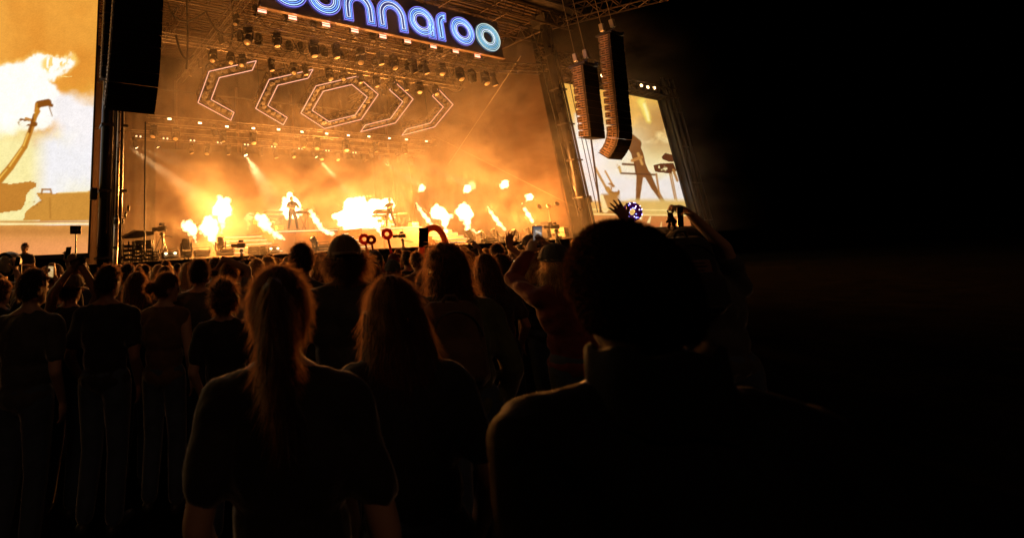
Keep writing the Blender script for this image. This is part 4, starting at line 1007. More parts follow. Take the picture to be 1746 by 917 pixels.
def person(label, x, y, h, az, skin=0, hair='short', hc='brown', shirt='black', sleeves='short', arms={}, turn=0., nod=0., width=1., hat=None, near=1, z0=0., legs=None, lean=(0, 0), group='people in the crowd', trousers='denim', seed=None, name='person', voxel=None, wear=None):
    seed = seed if seed is not None else int(abs(x*731+y*377)) % 9973
    rr = random.Random(seed); s = h/1.775; rz = -az
    T = thing(name, label, 'person', (x, y, z0), group, rz)
    inv = Matrix.Rotation(-rz, 3, 'Z')
    def loc(w): return inv @ (Vector(w)-Vector((x, y, z0)))/s
    W = width
    # joints
    lx, ly = lean
    def ln(p): p = Vector(p); q = max(0, p.z-.95); return p+Vector((lx*q, ly*q, -.5*(lx*lx+ly*ly)*q))
    body = MB(); top = MB(); bot = MB(); G = .016
    if legs is None: legs = {1: ((.1, .03, .5), (.11, -.02, .09)), -1: ((-.1, .03, .5), (-.11, -.02, .09))}
    for sx in (1, -1):
        hp = Vector((sx*.09*W, 0, .93)); kn, an = Vector(legs[sx][0]), Vector(legs[sx][1])
        body.capsule(hp, kn, .083*W, .058, 12); body.capsule(kn, an, .058, .04, 12)
        fd = Vector((sx*.2, 1, 0)).normalized(); body.capsule(an+Vector((0, -.02, -.045)), an+fd*.16+Vector((0, 0, -.055)), .036, .03, 10)
        bot.capsule(hp, kn, .083*W+G, .062+G, 12); bot.capsule(kn, an+Vector((0, 0, .02)), .062+G, .05+G, 12)
    body.ell((0, 0, .97), (.165*W, .115, .13)); bot.ell((0, 0, .97), (.165*W+G, .115+G, .12))
    for (zz, a, b, c) in ((1.1, .148*W, .105, .16), (1.29, .182*W, .12, .2)):
        p = ln((0, 0, zz)); body.ell(p, (a, b, c)); top.ell(p, (a+G, b+G+.008, c+G))
    top.ell((0, 0, .96), (.172*W+G, .12+G, .1))
    for sx in (1, -1):
        body.capsule(ln((0, -.01, 1.425)), ln((sx*.165*W, -.01, 1.4)), .07, .062, 12); top.capsule(ln((0, -.012, 1.41)), ln((sx*.165*W, -.012, 1.395)), .07+G*.6, .062+G, 12)
        body.capsule(ln((0, -.015, 1.5)), ln((sx*.13*W, -.015, 1.43)), .045, .04, 10); top.capsule(ln((sx*.05, -.018, 1.455)), ln((sx*.14*W, -.015, 1.425)), .045+G*.5, .042+G*.6, 10)
    # head
    hp0 = ln((0, 0, 1.5)); Mh = Matrix.Translation(hp0) @ Matrix.Rotation(-turn, 4, 'Z') @ Matrix.Rotation(-nod, 4, 'X') @ Matrix.Translation(Vector((0, 0, -1.5)))
    H = lambda p: (Mh @ Vector(p))
    body.capsule(ln((0, -.01, 1.42)), H((0, .0, 1.55)), .06, .055, 12)
    R3 = Mh.to_3x3()
    body.ell(H(HC), (.076, .096, .115), 16, 10, R3); body.ell(H(HC+Vector((0, .028, -.065))), (.055, .066, .062), 12, 8, R3)
    body.ell(H(HC+Vector((0, .098, -.018))), (.013, .02, .024), 8, 6, R3); body.ell(H(HC+Vector((0, .086, .018))), (.045, .016, .012), 8, 6, R3)
    body.ell(H(HC+Vector((0, .09, -.062))), (.022, .012, .008), 8, 6, R3); body.ell(H(HC+Vector((0, .085, -.098))), (.02, .016, .016), 8, 6, R3)
    for sx in (1, -1): body.ell(H(HC+Vector((sx*.079, -.008, -.018))), (.011, .021, .034), 8, 8, R3)
    # arms
    fine = False
    for sx in (1, -1):
        sh = ln((sx*.185*W, -.01, 1.39)); A = arms.get(sx)
        if A is None:
            el = sh+Vector((sx*.055, -.05, -.27)); wr = el+Vector((-sx*.03, .13, -.2)); hd, nn, kind = Vector((0, .25, -1)), Vector((-sx, 0, 0)), 'relaxed'
        else:
            w = loc(A['w']) if 'w' in A else Vector(A['l'])
            el, wr = ik(sh, w, .295, .265, Vector(A.get('pole', (sx, -.3, -1)))); kind = A.get('hand', 'relaxed')
            hd = (inv @ Vector(A['hd'])) if 'hd' in A else (wr-el); nn = (inv @ Vector(A['n'])) if 'n' in A else Vector((-sx, .3, 0)); fine = fine or kind != 'relaxed'
        body.capsule(sh, el, .052*W, .041, 12); body.capsule(el, wr, .041, .027, 12); hand(body, wr, hd, nn, kind, sx)
        if sleeves == 'short': top.capsule(sh, sh.lerp(el, .62), .052*W+G, .047+G*1.3, 12)
        elif sleeves == 'long': top.capsule(sh, el, .052*W+G, .044+G, 12); top.capsule(el, el.lerp(wr, .94), .044+G, .031+G, 12)
        elif sleeves == 'cap': top.capsule(sh, sh.lerp(el, .15), .05*W+G, .05+G, 12)
    vx = voxel or (.0075 if (fine and near <= 2) else (.011 if near <= 2 else .016))
    def fin(mb, nm, m, v, it=3):
        me = remesh(mb, v, nm, m, it); me.transform(Matrix.Scale(s, 4)); return link(nm, me, T)
    fin(body, 'body', SKIN[skin], vx, 3 if vx > .009 else 2)
    if wear == 'tank': top2 = top
    so = fin(top, 'shirt', CL[shirt], .013 if near <= 2 else .02, 4)
    if near <= 2:
        nv = len(so.data.vertices); co = np.empty(nv*3); no = np.empty(nv*3); so.data.vertices.foreach_get('co', co); so.data.vertices.foreach_get('normal', no)
        co = co.reshape(-1, 3); no = no.reshape(-1, 3); u = vnoise(co[:, 0]*9+co[:, 1]*7+seed % 50, co[:, 2]*7+co[:, 1]*4, 1., seed % 97, 3); f2 = vnoise(co[:, 0]*20+50, co[:, 2]*16+co[:, 1]*11, 1., seed % 89, 2)
        co += no*(.016*(1-2*np.abs(u-.5)-.8)+.006*(f2-.5))[:, None]; so.data.vertices.foreach_set('co', co.ravel()); so.data.update()
    if wear == 'hood':
        hb = MB(); n_ = 40; lv = []
        for (rx_, ry_, zz, yo) in ((.118, .1, 1.44, -.02), (.1, .092, 1.5, -.022), (.098, .096, 1.555, -.03), (.09, .088, 1.56, -.03), (.086, .08, 1.5, -.02), (.1, .085, 1.44, -.02)):
            for q in range(n_):
                a = 2*PI*q/n_; w_ = 1+.05*mn.noise(Vector((math.cos(a)*2.5, math.sin(a)*2.5, zz*22)))
                lv.append(ln((math.cos(a)*rx_*w_, math.sin(a)*ry_*w_+yo, zz-(.05 if math.sin(a) > 0 else 0)*math.sin(a)+.006*math.sin(a*7))))
        hb.add(lv, [(r_*n_+q, r_*n_+(q+1) % n_, (r_+1)*n_+(q+1) % n_, (r_+1)*n_+q) for r_ in range(5) for q in range(n_)])
        cm_ = hb.mesh('collar', CL[shirt], True); cm_.transform(Matrix.Scale(s, 4)); link('collar', cm_, T)
    fin(bot, 'trousers', CL[trousers], .02, 3)
    for sx in (1, -1):
        an = Vector(legs[sx][1]); fd = Vector((sx*.2, 1, 0)).normalized()
        mb = MB().capsule(an+Vector((0, -.03, -.045)), an+fd*.17+Vector((0, 0, -.05)), .045, .038, 10); me = mb.mesh('shoe', mat('dark_shoe', (.03, .028, .026), .5), True); me.transform(Matrix.Scale(s, 4)); link('shoe', me, T)
        mb = MB().ell(H(HC+Vector((sx*.031, .083, .0))), (.013, .008, .008), 8, 6, R3); me = mb.mesh('eye', mat('dark_eye', (.02, .015, .01), .15), True); me.transform(Matrix.Scale(s, 4)); link('eye', me, T)
    # hair
    Mo = Mh @ Matrix.Translation(HC+Vector((0, -.006, .008)))
    hm = MB(); flag = []; dens = {1: 5200, 2: 2200, 3: 700, 4: 260}[near]; wd = {1: .0014, 2: .0026, 3: .004, 4: .006}[near]
    def addst(rx, ry, rz_, n, L, keep, **k):
        V, Fa = strands(Mo, rx, ry, rz_, int(n), L, k.pop('w', wd), keep, seed+len(hm.v), **k); o = len(hm.v); hm.v += V; hm.f += [tuple(i+o for i in f) for f in Fa]; flag.extend([1]*len(Fa))
    def addsh(rx, ry, rz_, keep, amp, fq, **k):
        V, Fa = shell(Mo, rx, ry, rz_, keep, amp, fq, seed % 50, **k); o = len(hm.v); hm.v += V; hm.f += [tuple(i+o for i in f) for f in Fa]; flag.extend([0]*len(Fa))
    mass = MB()
    if hat:
        _ks, _st = addsh, addst
        addsh = lambda a, b, c, keep, *q, **k: _ks(min(a, .097), min(b, .115), min(c, .125), (lambda d: keep(d) and d.z < .12), *q, **k)
        addst = lambda a, b, c, n, L, keep, **k: _st(min(a, .1), min(b, .117), min(c, .125), n*(.8 if hair != 'curly' else 1.3), L*(1.15 if hair != 'curly' else 1.6), (lambda d: keep(d) and d.z < .05), **k)
    if hair == 'short':
        addsh(.087, .107, .122, k_short, .05, 4); addst(.087, .107, .122, dens, .03, k_short, lift=.45, grav=.2, curl=.12)
    elif hair == 'buzz':
        addsh(.093, .111, .127, k_tight, .008, 9, n=72, m=50); addst(.093, .111, .127, dens*2.5, .006, k_tight, lift=.85, grav=0, segs=2)
    elif hair == 'curly':
        addsh(.105, .122, .135, lambda d: d.z > (-.75 if d.y < .1 else .3), .3, 3.2); addst(.105, .122, .135, dens*1.2, .06, lambda d: d.z > (-.8 if d.y < .1 else .25), lift=.6, grav=.1, curl=.75, segs=5)
    elif hair == 'wavy':
        addsh(.108, .125, .13, lambda d: d.z > (-.9 if d.y < .15 else .3), .22, 3.); addst(.108, .125, .13, dens*1.1, .075, lambda d: d.z > (-.9 if d.y < .15 else .3), lift=.3, grav=.5, curl=.5, segs=5)
        for k in range(9): a = PI*(.95+1.1*k/8); mass.capsule(HC+Vector((math.cos(a)*.085, math.sin(a)*.075+.0, -.06)), HC+Vector((math.cos(a)*.1, math.sin(a)*.09, -.155-.03*rr.random())), .035, .018, 8)
    elif hair == 'long':
        addsh(.094, .112, .128, k_long, .04, 3.5); addst(.094, .112, .128, dens, .1, k_long, lift=.1, grav=.9, curl=.08, segs=4)
        for k in range(11):
            a = PI*(.93+1.14*k/10); p = HC+Vector((math.cos(a)*.082, math.sin(a)*.088, -.01)); q = p+Vector((math.cos(a)*.025, -.01, -.2)); e = q+Vector((math.cos(a)*.01, -.012-.02*rr.random(), -.12-.07*rr.random()))
            mass.capsule(p, q, .034, .036, 8); mass.capsule(q, e, .036, .018, 8)
    elif hair in ('bun', 'pony'):
        addsh(.086, .106, .121, k_short, .02, 5); addst(.087, .107, .122, dens, .045, k_short, lift=.14, grav=.1, curl=.12); addst(.087, .107, .122, dens*.12, .032, k_short, lift=.45, grav=.1, curl=.4)
        if hair == 'bun':
            mass.ell(HC+Vector((0, -.15, -.01)), (.048, .042, .046)); mass.capsule(HC+Vector((0, -.1, .0)), HC+Vector((0, -.13, -.005)), .03, .028)
        else:
            mass.capsule(HC+Vector((0, -.085, .065)), HC+Vector((0, -.135, .06)), .03, .034); mass.capsule(HC+Vector((0, -.135, .06)), HC+Vector((0, -.15, -.1)), .036, .05); mass.capsule(HC+Vector((0, -.15, -.1)), HC+Vector((.01, -.13, -.3)), .05, .028)
    ho = None
    if mass.v:
        for i in range(len(mass.v)): mass.v[i] = Mh @ mass.v[i]
        me0 = remesh(mass, .012, 'tmp', None, 2); vs_ = [v.co.copy() for v in me0.vertices]; fs_ = [tuple(p.vertices) for p in me0.polygons]; nr = [v.normal.copy() for v in me0.vertices]
        bpy.data.meshes.remove(me0)
        vs_ = [v+n_*.009*mn.noise(Vector((v.x*60, v.y*60, v.z*9))) for v, n_ in zip(vs_, nr)]
        hm.add(vs_, fs_); flag.extend([0]*len(fs_))
        n = len(vs_)
        for k in range(int(dens*(.9 if hair in ('long', 'pony') else .5))):
            i = rr.randrange(n); p = vs_[i]; d = (nr[i]*(.12 if hair != 'wavy' else .5)+Vector((rr.gauss(0, .25), rr.gauss(0, .25), -.8))).normalized(); L = rr.uniform(.04, .11)
            if hair == 'bun': d = (nr[i]*.5+Vector((rr.gauss(0, 1), rr.gauss(0, 1), rr.gauss(0, 1)))*.6).normalized(); L = rr.uniform(.015, .05)
            sd = d.cross(Vector((rr.gauss(0, 1), rr.gauss(0, 1), rr.gauss(0, 1)))).normalized()*wd*.5; o = len(hm.v); q = p+d*L*.5; e = q+(d+nr[i]*rr.uniform(-.2, .5)+Vector((0, 0, -.25))).normalized()*L*.5
            hm.v += [p-sd, p+sd, q+sd*.7, q-sd*.7, e]; hm.f += [(o, o+1, o+2, o+3), (o+3, o+2, o+4)]; flag.extend([1, 1])
    if hm.v and hair != 'none':
        me = hm.mesh('hair', HAIRD[hc], hair != 'curly'); me.materials.append(HAIR[hc]); me.polygons.foreach_set('material_index', flag); me.transform(Matrix.Scale(s, 4)); ho = link('hair', me, T)
    if hat:
        kind, hcol = hat; m = CL[hcol]
        V, Fa = shell(Mo, .099, .119, .118, k_cap, .012, 2.5, seed % 40, n=40, m=26, off=(0, 0, .008)); mb = MB(); mb.add(V, Fa)
        band = [Mo @ Vector((math.cos(2*PI*i/32)*.1, math.sin(2*PI*i/32)*.12, .004+(.022 if math.sin(2*PI*i/32) > .1 else 0))) for i in range(32)]
        mb.tube(band, .006, 6, closed=True); mb.ell(Mo @ Vector((0, 0, .128)), (.01, .01, .006), 8, 6)
        for k in range(6):
            a = PI*k/6; mb.tube([Mo @ Vector((math.cos(a)*.1*math.cos(b), math.sin(a)*.12*math.cos(b), .119*math.sin(b)+.008)) for b in [PI*q/14 for q in range(0, 15)]], .0018, 4)
        me = mb.mesh('hat', m, True); me.transform(Matrix.Scale(s, 4)); ht = link('hat', me, T)
        if kind in ('cap', 'capback'):
            sg_ = 1 if kind == 'cap' else -1; P = []; 
            for i in range(13):
                a = -1.05+2.1*i/12; P.append((math.sin(a)*.092, sg_*(.1+.0*i), .01)); 
            ins = [Vector((math.sin(a)*.09, sg_*(math.cos(a)*.112), .012+.018)) for a in [-1.1+2.2*i/12 for i in range(13)]]
            ous = [Vector((math.sin(a)*.088, sg_*(.112+.078*math.cos(a*1.35)), .008+.012*math.cos(a))) for a in [-1.1+2.2*i/12 for i in range(13)]]
            vv = [Mo @ p for p in ins+ous]; vv += [p-Vector((0, 0, .004)) for p in vv]; n = 13
            ff = []
            for i in range(12): ff += [(i, i+1, n+i+1, n+i), (2*n+i+1, 2*n+i, 3*n+i, 3*n+i+1), (n+i, n+i+1, 3*n+i+1, 3*n+i)]
            b = MB().add(vv, ff).mesh('brim', m, True); b.transform(Matrix.Scale(s, 4)); bo = link('brim', b, ht)
    return T
def azto(x, y, tx=14.5, ty=22): return math.atan2(tx-x, ty-y)
def at_head(px, py, D): return at_d(px, py, D)
def crowd(px, py, D, label, daz=0., **k):
    p = at_head(px, py, D); az = azto(p.x, p.y)+daz
    off = k.pop('off', .0)
    # head centre sits 12 mm ahead of the body's axis
    return person(label, p.x, p.y, p.z, az, near=k.pop('near', 1 if D < 1.9 else (2 if D < 4.6 else 3)), **k)
def toward(px, py, D): return tuple(at_d(px, py, D))
VIEWR, VIEWU = RT, UP

crowd(472, 446, 1.34, 'woman close to the camera with a thick brown ponytail and frizzy glowing hair', hair='pony', hc='brown', shirt='black', nod=.05)
crowd(665, 466, 1.62, 'woman close to the camera with long smooth hair seen as a dome', hair='long', hc='brown', shirt='black', skin=0)
crowd(1041, 369, .87, 'man nearest the camera with close-cropped black hair in a black jacket', hair='buzz', hc='jet', shirt='jet', sleeves='long', skin=2, nod=-.08, turn=.0, daz=.1, width=1.12, wear='hood', near=1, trousers='black', voxel=.0065)
hd_ = Vector((0, 0, 0))
crowd(757, 414, 2.64, 'person with big wavy light brown hair and a backpack', hair='wavy', hc='brown', shirt='olive', sleeves='long', turn=.35, width=1.05)
crowd(585, 398, 2.85, 'tall broad man in a backward cap with curly hair sticking out', hair='curly', hc='brown', hat=('capback', 'brown'), shirt='charcoal', width=1.38, skin=1)
crowd(512, 412, 3.58, 'tall man with neat short black hair left of the capped man', hair='short', hc='black', shirt='charcoal', skin=1)
crowd(57, 455, 3.16, 'man with short dark hair in a dark shirt at the far left', hair='short', hc='black', shirt='charcoal', turn=.35, width=1.1)
crowd(185, 449, 3.49, 'man with short dark hair in front of the left mast', hair='short', hc='black', shirt='black', turn=.2, width=1.1, skin=1)
crowd(233, 462, 4.1, 'woman with loose shoulder length hair behind the bun', hair='long', hc='brown', shirt='black')
crowd(280, 461, 3.7, 'bare-shouldered woman with a low bun turned to the right', hair='bun', hc='brown', shirt='brown', sleeves='none', turn=.95, nod=.12)
crowd(339, 439, 4.01, 'broad man in a dark jacket facing the left flames', hair='short', hc='black', shirt='charcoal', sleeves='long', width=1.25)
crowd(381, 477, 3.25, 'short person with a round mop of curly hair', hair='curly', hc='brown', shirt='black')
crowd(217, 448, 4.91, 'person with dark hair just right of the left mast foot', hair='short', hc='black', shirt='brown')
crowd(367, 437, 5.1, 'person with dark hair under the raised bent arm', hair='short', hc='brown', shirt='black')
p_ = dict(l=(.1, .02, 1.86))
crowd(390, 442, 4.39, 'person with a bare arm bent high over the head', hair='short', hc='brown', shirt='grey', arms={1: dict(w=toward(381, 441, 4.18), pole=(.15, -.2, 1), hand='relaxed', hd=tuple(-UP*.8-RT*.5))})
crowd(437, 439, 5.0, 'light-haired person with rim-lit hair beside the ponytail', hair='short', hc='blond', shirt='brown')
crowd(548, 431, 4.33, 'woman with long auburn hair between the two tall men', hair='long', hc='auburn', shirt='black')
crowd(632, 448, 4.5, 'person with smooth dark hair right of the capped man', hair='long', hc='brown', shirt='black')
crowd(638, 426, 5.62, 'person in a dark round hat below the ring totems', hair='short', hc='black', hat=('beanie', 'charcoal'), shirt='black')
crowd(620, 428, 7.8, 'distant dark head left of the round hat', hair='short', hc='black', shirt='black')
crowd(633, 441, 4.84, 'person in a black cap below the round hat', hair='short', hc='black', hat=('cap', 'black'), shirt='charcoal')
crowd(668, 441, 5.29, 'person in a glinting cap with a tiny blue light', hair='short', hc='brown', hat=('cap', 'charcoal'), shirt='black')
crowd(670, 431, 7.0, 'person with a maroon hood behind the glinting cap', hair='short', hc='brown', hat=('beanie', 'maroon'), shirt='maroon')
crowd(693, 426, 6.4, 'dark-haired person below the video camera rig', hair='short', hc='black', shirt='black')
crowd(709, 428, 5.85, 'person in a brown shirt below the raised phone', hair='short', hc='brown', shirt='brown')
crowd(727, 456, 3.9, 'short person in a brown shirt left of the wavy hair', hair='long', hc='auburn', shirt='brown', sleeves='short', arms={1: dict(w=toward(727, 424, 3.72), pole=(1, -.2, -1), hand='grip', hd=tuple(UP), n=tuple(-RT))})
crowd(797, 426, 5.4, 'dark head between wavy hair and long-haired woman', hair='short', hc='black', shirt='black')
crowd(826, 431, 4.11, 'woman with long straight brown hair right of the wavy hair', hair='long', hc='brown', shirt='charcoal')
crowd(852, 431, 4.59, 'woman with long dark hair and one arm raised waving', hair='long', hc='black', shirt='black', arms={1: dict(w=toward(867, 420, 4.5), pole=(1, 0, -.6), hand='open', hd=tuple(UP*1.+RT*.1), n=tuple(-FW)), -1: dict(w=toward(886, 468, 4.2), pole=(0, 0, -1), hand='grip', hd=tuple(UP), n=tuple(RT))})
crowd(845, 414, 6.6, 'man with short dark hair reaching an arm out to the left', hair='short', hc='black', shirt='black', arms={-1: dict(w=toward(816, 419, 6.2), pole=(0, 0, -1), hand='open', hd=tuple(-RT+UP*.7), n=tuple(-FW))})
crowd(903, 399, 6.0, 'person in a cap lit from the front near the large phone', hair='short', hc='brown', hat=('cap', 'brown'), shirt='brown')
crowd(905, 428, 4.4, 'woman with bright curly hair behind the black sleeve', hair='wavy', hc='blond', shirt='black')
crowd(942, 412, 3.22, 'woman in a dark bandana holding up a large phone', hair='wavy', hc='blond', hat=('beanie', 'charcoal'), shirt='maroon', sleeves='long', turn=-.1, arms={-1: dict(w=toward(902, 432, 3.5), pole=(-1, -.2, -.9), hand='grip', hd=tuple(UP*.9+RT*.3), n=tuple(RT+FW*.3)), 1: dict(w=toward(931, 425, 3.5), pole=(1, 0, -1), hand='grip', hd=tuple(UP*.9-RT*.3), n=tuple(-RT+FW*.3))})
CAPR = crowd(1166, 385, 3.0, 'person in a black cap and backpack raising one arm at the right', hair='short', hc='black', hat=('cap', 'black'), shirt='charcoal', wear='hood', sleeves='short', turn=-.9, width=1.15, arms={1: dict(w=toward(1180, 368, 2.85), pole=(1, .2, -1), hand='grip', hd=tuple(UP*.6-RT*.8), n=tuple(-RT-UP*.5))})
crowd(1110, 402, 3.5, 'person hidden behind the nearest man with one open hand raised', hair='short', hc='black', shirt='black', sleeves='long', skin=1, arms={-1: dict(w=toward(1067, 366, 3.35), pole=(-.2, 0, -1), hand='open', hd=tuple(UP*.8-RT*.62), n=tuple(FW))})
crowd(3, 475, 4.4, 'person cut off by the left edge with arm raised', hair='short', hc='brown', shirt='black', arms={1: dict(w=toward(27, 462, 4.3), pole=(1, 0, -1), hand='grip', hd=tuple(UP), n=tuple(-RT))})
crowd(92, 447, 5.0, 'person in a pale cap filming with a lit phone', hair='short', hc='brown', hat=('beanie', 'brown'), shirt='black', arms={-1: dict(w=toward(84, 470, 4.65), pole=(-1, 0, -1), hand='grip', hd=tuple(UP), n=tuple(RT)), 1: dict(w=toward(92, 471, 4.65), pole=(1, 0, -1), hand='grip', hd=tuple(UP), n=tuple(-RT))})
crowd(122, 462, 3.71, 'person in a printed cap with both bare arms lifted in a ring', hair='short', hc='black', hat=('capback', 'charcoal'), shirt='black', sleeves='none', skin=1, arms={-1: dict(w=toward(121, 455, 3.45), pole=(-1, -.1, -.35), hand='grip', hd=tuple(UP*.6+RT), n=tuple(FW)), 1: dict(w=toward(139, 453, 3.45), pole=(1, -.1, -.35), hand='grip', hd=tuple(UP*.6-RT), n=tuple(FW))})
crowd(112, 470, 4.7, 'person behind the printed cap holding a phone straight up', hair='short', hc='black', shirt='navy', arms={1: dict(w=toward(115, 447, 4.5), pole=(1, 0, -1), hand='grip', hd=tuple(UP), n=tuple(-RT))})
# performers
pp = at_y(500, 393, 22.35)
person('left performer in dark clothes playing with legs apart before a fireball', pp.x, 22.35, 1.9, PI-.1, hair='short', hc='jet', shirt='jet', near=3, z0=RZT, nod=-.5, lean=(0, .16), group='performers on the risers', trousers='jet', width=1.15,
       legs={1: ((.2, .05, .5), (.27, -.02, .09)), -1: ((-.2, .05, .5), (-.26, .04, .09))}, arms={1: dict(l=(.22, .3, 1.1), pole=(1, -.4, -.2)), -1: dict(l=(-.14, .32, 1.12), pole=(-1, -.4, -.2))})
pp = at_y(668, 390, 22.5)
person('right performer lunging sideways at the keyboards before the fire cloud', pp.x, 22.5, 1.85, PI+1.1, hair='short', hc='jet', shirt='jet', near=3, z0=RZT, lean=(-.05, -.12), group='performers on the risers', trousers='jet',
       legs={1: ((.1, .38, .52), (.1, .42, .09)), -1: ((-.08, -.22, .5), (-.1, -.52, .11))}, arms={1: dict(l=(.2, .48, 1.15), pole=(1, -.4, -.6)), -1: dict(l=(-.1, .5, 1.12), pole=(-1, -.4, -.6))}, turn=.3)
pp = at_d(43, 413, 11.5)
person('crew member standing on a platform before the left video screen', pp.x, pp.y, 1.72, PI+.3, hair='short', hc='black', shirt='charcoal', near=3, z0=pp.z-1.72, group='crew', arms={1: dict(l=(.12, .32, 1.2), pole=(1, -.4, -.6), hand='relaxed'), -1: dict(l=(-.1, .35, 1.2), pole=(-1, -.4, -.6), hand='relaxed')})
tag(MB().box((pp.x, pp.y+.1, (pp.z-1.72)/2-.01), (1.6, 1.2, pp.z-1.72-.02)).box((pp.x, pp.y-.52, .35), (1.66, .04, .5)).build('crew_platform', mat('black_stage_skirt'), origin=(pp.x, pp.y, 0)), 'low black platform under the crew member at the left', 'platform')

# further rows of the crowd: a few bodies copied, each standing in its own place
protos = []
for i, (hr, hcx, sh, ht, sk, wd_) in enumerate((('short', 'black', 'black', None, 1, 1.1), ('long', 'brown', 'charcoal', None, 0, .95), ('short', 'brown', 'grey', ('cap', 'black'), 0, 1.1), ('curly', 'black', 'olive', None, 2, 1.), ('bun', 'blond', 'maroon', None, 0, .92), ('short', 'blond', 'navy', None, 0, 1.05), ('long', 'blond', 'white', None, 0, .95), ('short', 'black', 'brown', ('beanie', 'charcoal'), 1, 1.05))):
    protos.append(person('', 0, 0, 1.75, 0, hair=hr, hc=hcx, shirt=sh, hat=ht, skin=sk, width=wd_, near=3, seed=500+i, turn=(.1, -.2, .3, 0, -.4, .2, .1, -.1)[i]))
rc = random.Random(11); placed = [(o.location.x, o.location.y) for o in bpy.data.objects if o.get('category') == 'person']
desc = ['dark short-haired person', 'long brown-haired woman', 'person in a black cap', 'person with curly black hair', 'fair-haired woman with a bun', 'short fair-haired person', 'long fair-haired woman', 'person in a knitted hat']
cnt = 0; spots = []
for D in (5.6, 6.4, 7.2, 8.1, 9.1, 10.2, 11.4):
    px = -20+rc.uniform(0, 30)
    while px < 1210:
        d = ray(px, 440); yy = 440
        p = CAMPOS+d*(D/d.dot(FW))
        ok = p.y < 14.2 and p.y > 1.5 and all((p.x-a)**2+(p.y-b)**2 > .42**2 for a, b in placed)
        ok = ok and not (D < 7 and 575 < px < 720) 
        if ok and rc.random() < .8: spots.append((px, D, p.x, p.y)); placed.append((p.x, p.y))
        px += rc.uniform(.5, .85)*F_PX/D
spots.sort(key=lambda q: q[0])
byk = [0]*8
for px, D, x, y in spots:
    k = rc.randrange(8); h = rc.uniform(1.64, 1.78)
    t = copy_tree(protos[k]); t.location = (x, y, 0); sc_ = h/1.775; t.scale = (sc_, sc_, sc_); t.rotation_euler = (0, 0, -azto(x, y)+rc.uniform(-.35, .35))
    tag(t, f'{ORD[byk[k]]} {desc[k]} from the left in the far crowd rows', 'person', 'far rows of the crowd'); byk[k] += 1
for q in protos: remove_tree(q)
print('far crowd', len(spots))
# =================================================================== THINGS HELD AND CARRIED
def phone(px, py, D, hpx, label, screen_on=True, roll=0., pitch=0., yaw=0., seedc=0):
    c = at_d(px, py, D); s = .155*1.0; k = hpx*D/F_PX/.155
    u = (UP*math.cos(roll)+RT*math.sin(roll)).normalized(); r = (RT*math.cos(roll)-UP*math.sin(roll)).normalized()
    r = (r*math.cos(yaw)+FW*math.sin(yaw)).normalized(); n = r.cross(u).normalized()     # towards the viewer
    R = Matrix((r, n, u)).transposed()
    t = thing('smartphone', label, 'phone', c, 'phones held up by the crowd')
    MB().rbox(c, (.077*k, .009*k, .156*k), .004, R).build('body', mat('black_phone_shell', (.012, .012, .013), .25, spec=.5), t)
    if screen_on:
        nx, nz = 14, 26; xs = np.linspace(-.5, .5, nx+1); zs = np.linspace(-.5, .5, nz+1); X, Z = np.meshgrid(xs, zs)
        P = Paint(X, Z); n1 = vnoise(X*40+50, Z*40+50, 12, 40+seedc)
        P.c[:] = lin(120, 108, 100); P.over(sm(-.1, -.35, Z), lin(60, 50, 45)); P.over(sm(.25, .5, Z), lin(85, 85, 95)); P.over(cap(X*10, Z*10, (-2, 2.6), (4, 1.4), .5, .3, .4), lin(220, 215, 215))
        P.over(sm(.5, .75, n1)*sm(-.2, .05, Z)*.6, lin(220, 180, 120)); P.over(sm(-.28, -.4, Z), lin(25, 22, 22)); P.over(cap(X*10, Z*10, (0, -3.6), (.1, -3.6), .55, .55, .3), lin(230, 225, 225)); P.over(cap(X*10, Z*10, (-2, -3.2), (3, -3.2), .35, .3, .3)*.5, lin(150, 140, 140))
        if seedc == 1: P.c = P.c*.4+lin(250, 200, 120)*.6
        vs = [tuple(r*(x*.068*k)+n*(.0056*k)+u*(z*.143*k)) for x, z in zip(X.ravel(), Z.ravel())]; q = nx+1
        me = bpy.data.meshes.new('screen'); me.from_pydata(vs, [], [(j*q+i, j*q+i+1, (j+1)*q+i+1, (j+1)*q+i) for j in range(nz) for i in range(nx)])
        ca = me.color_attributes.new('picture', 'FLOAT_COLOR', 'POINT'); ca.data.foreach_set('color', np.concatenate([P.c.reshape(-1, 3), np.ones((P.c.shape[0]*P.c.shape[1], 1))], 1).ravel())
        me.materials.append(screen_mat('phone_picture', 1.)); link('screen', me, t)
    else:
        MB().rbox(c+n*.006*k+u*.05*k-r*.02*k, (.03*k, .004*k, .034*k), .002, R).build('camera_bump', mat('black_phone_shell'), t)
        MB().lathe(c+n*.008*k+u*.058*k-r*.02*k, [(.008*k, 0), (.007*k, .002)], 12, n).build('lens', GLASSD, t)
    return t
phone(916, 402, 3.5, 34, 'large phone with a grey picture held up by the bandana woman')
phone(722, 405, 3.66, 33, 'dark phone held up below the red inflatable arch', False)
phone(881, 452, 4.15, 20, 'small tilted phone with a bright picture in a raised hand', True, -.2, seedc=1)
phone(87, 463, 4.6, 20, 'small phone with a glowing amber picture at the far left', True, .05, seedc=1)
phone(116, 431, 4.45, 20, 'thin dark phone held upright under the small sign board', False, .15, yaw=.9)
phone(132, 447, 3.42, 26, 'dark phone held sideways above the printed cap', False, 1.15)
phone(1160, 370, 2.8, 34, 'dark phone in the raised hand at the right', False, -.05, yaw=.4)
phone(30, 446, 4.25, 16, 'small black phone raised at the left edge', False, .1)

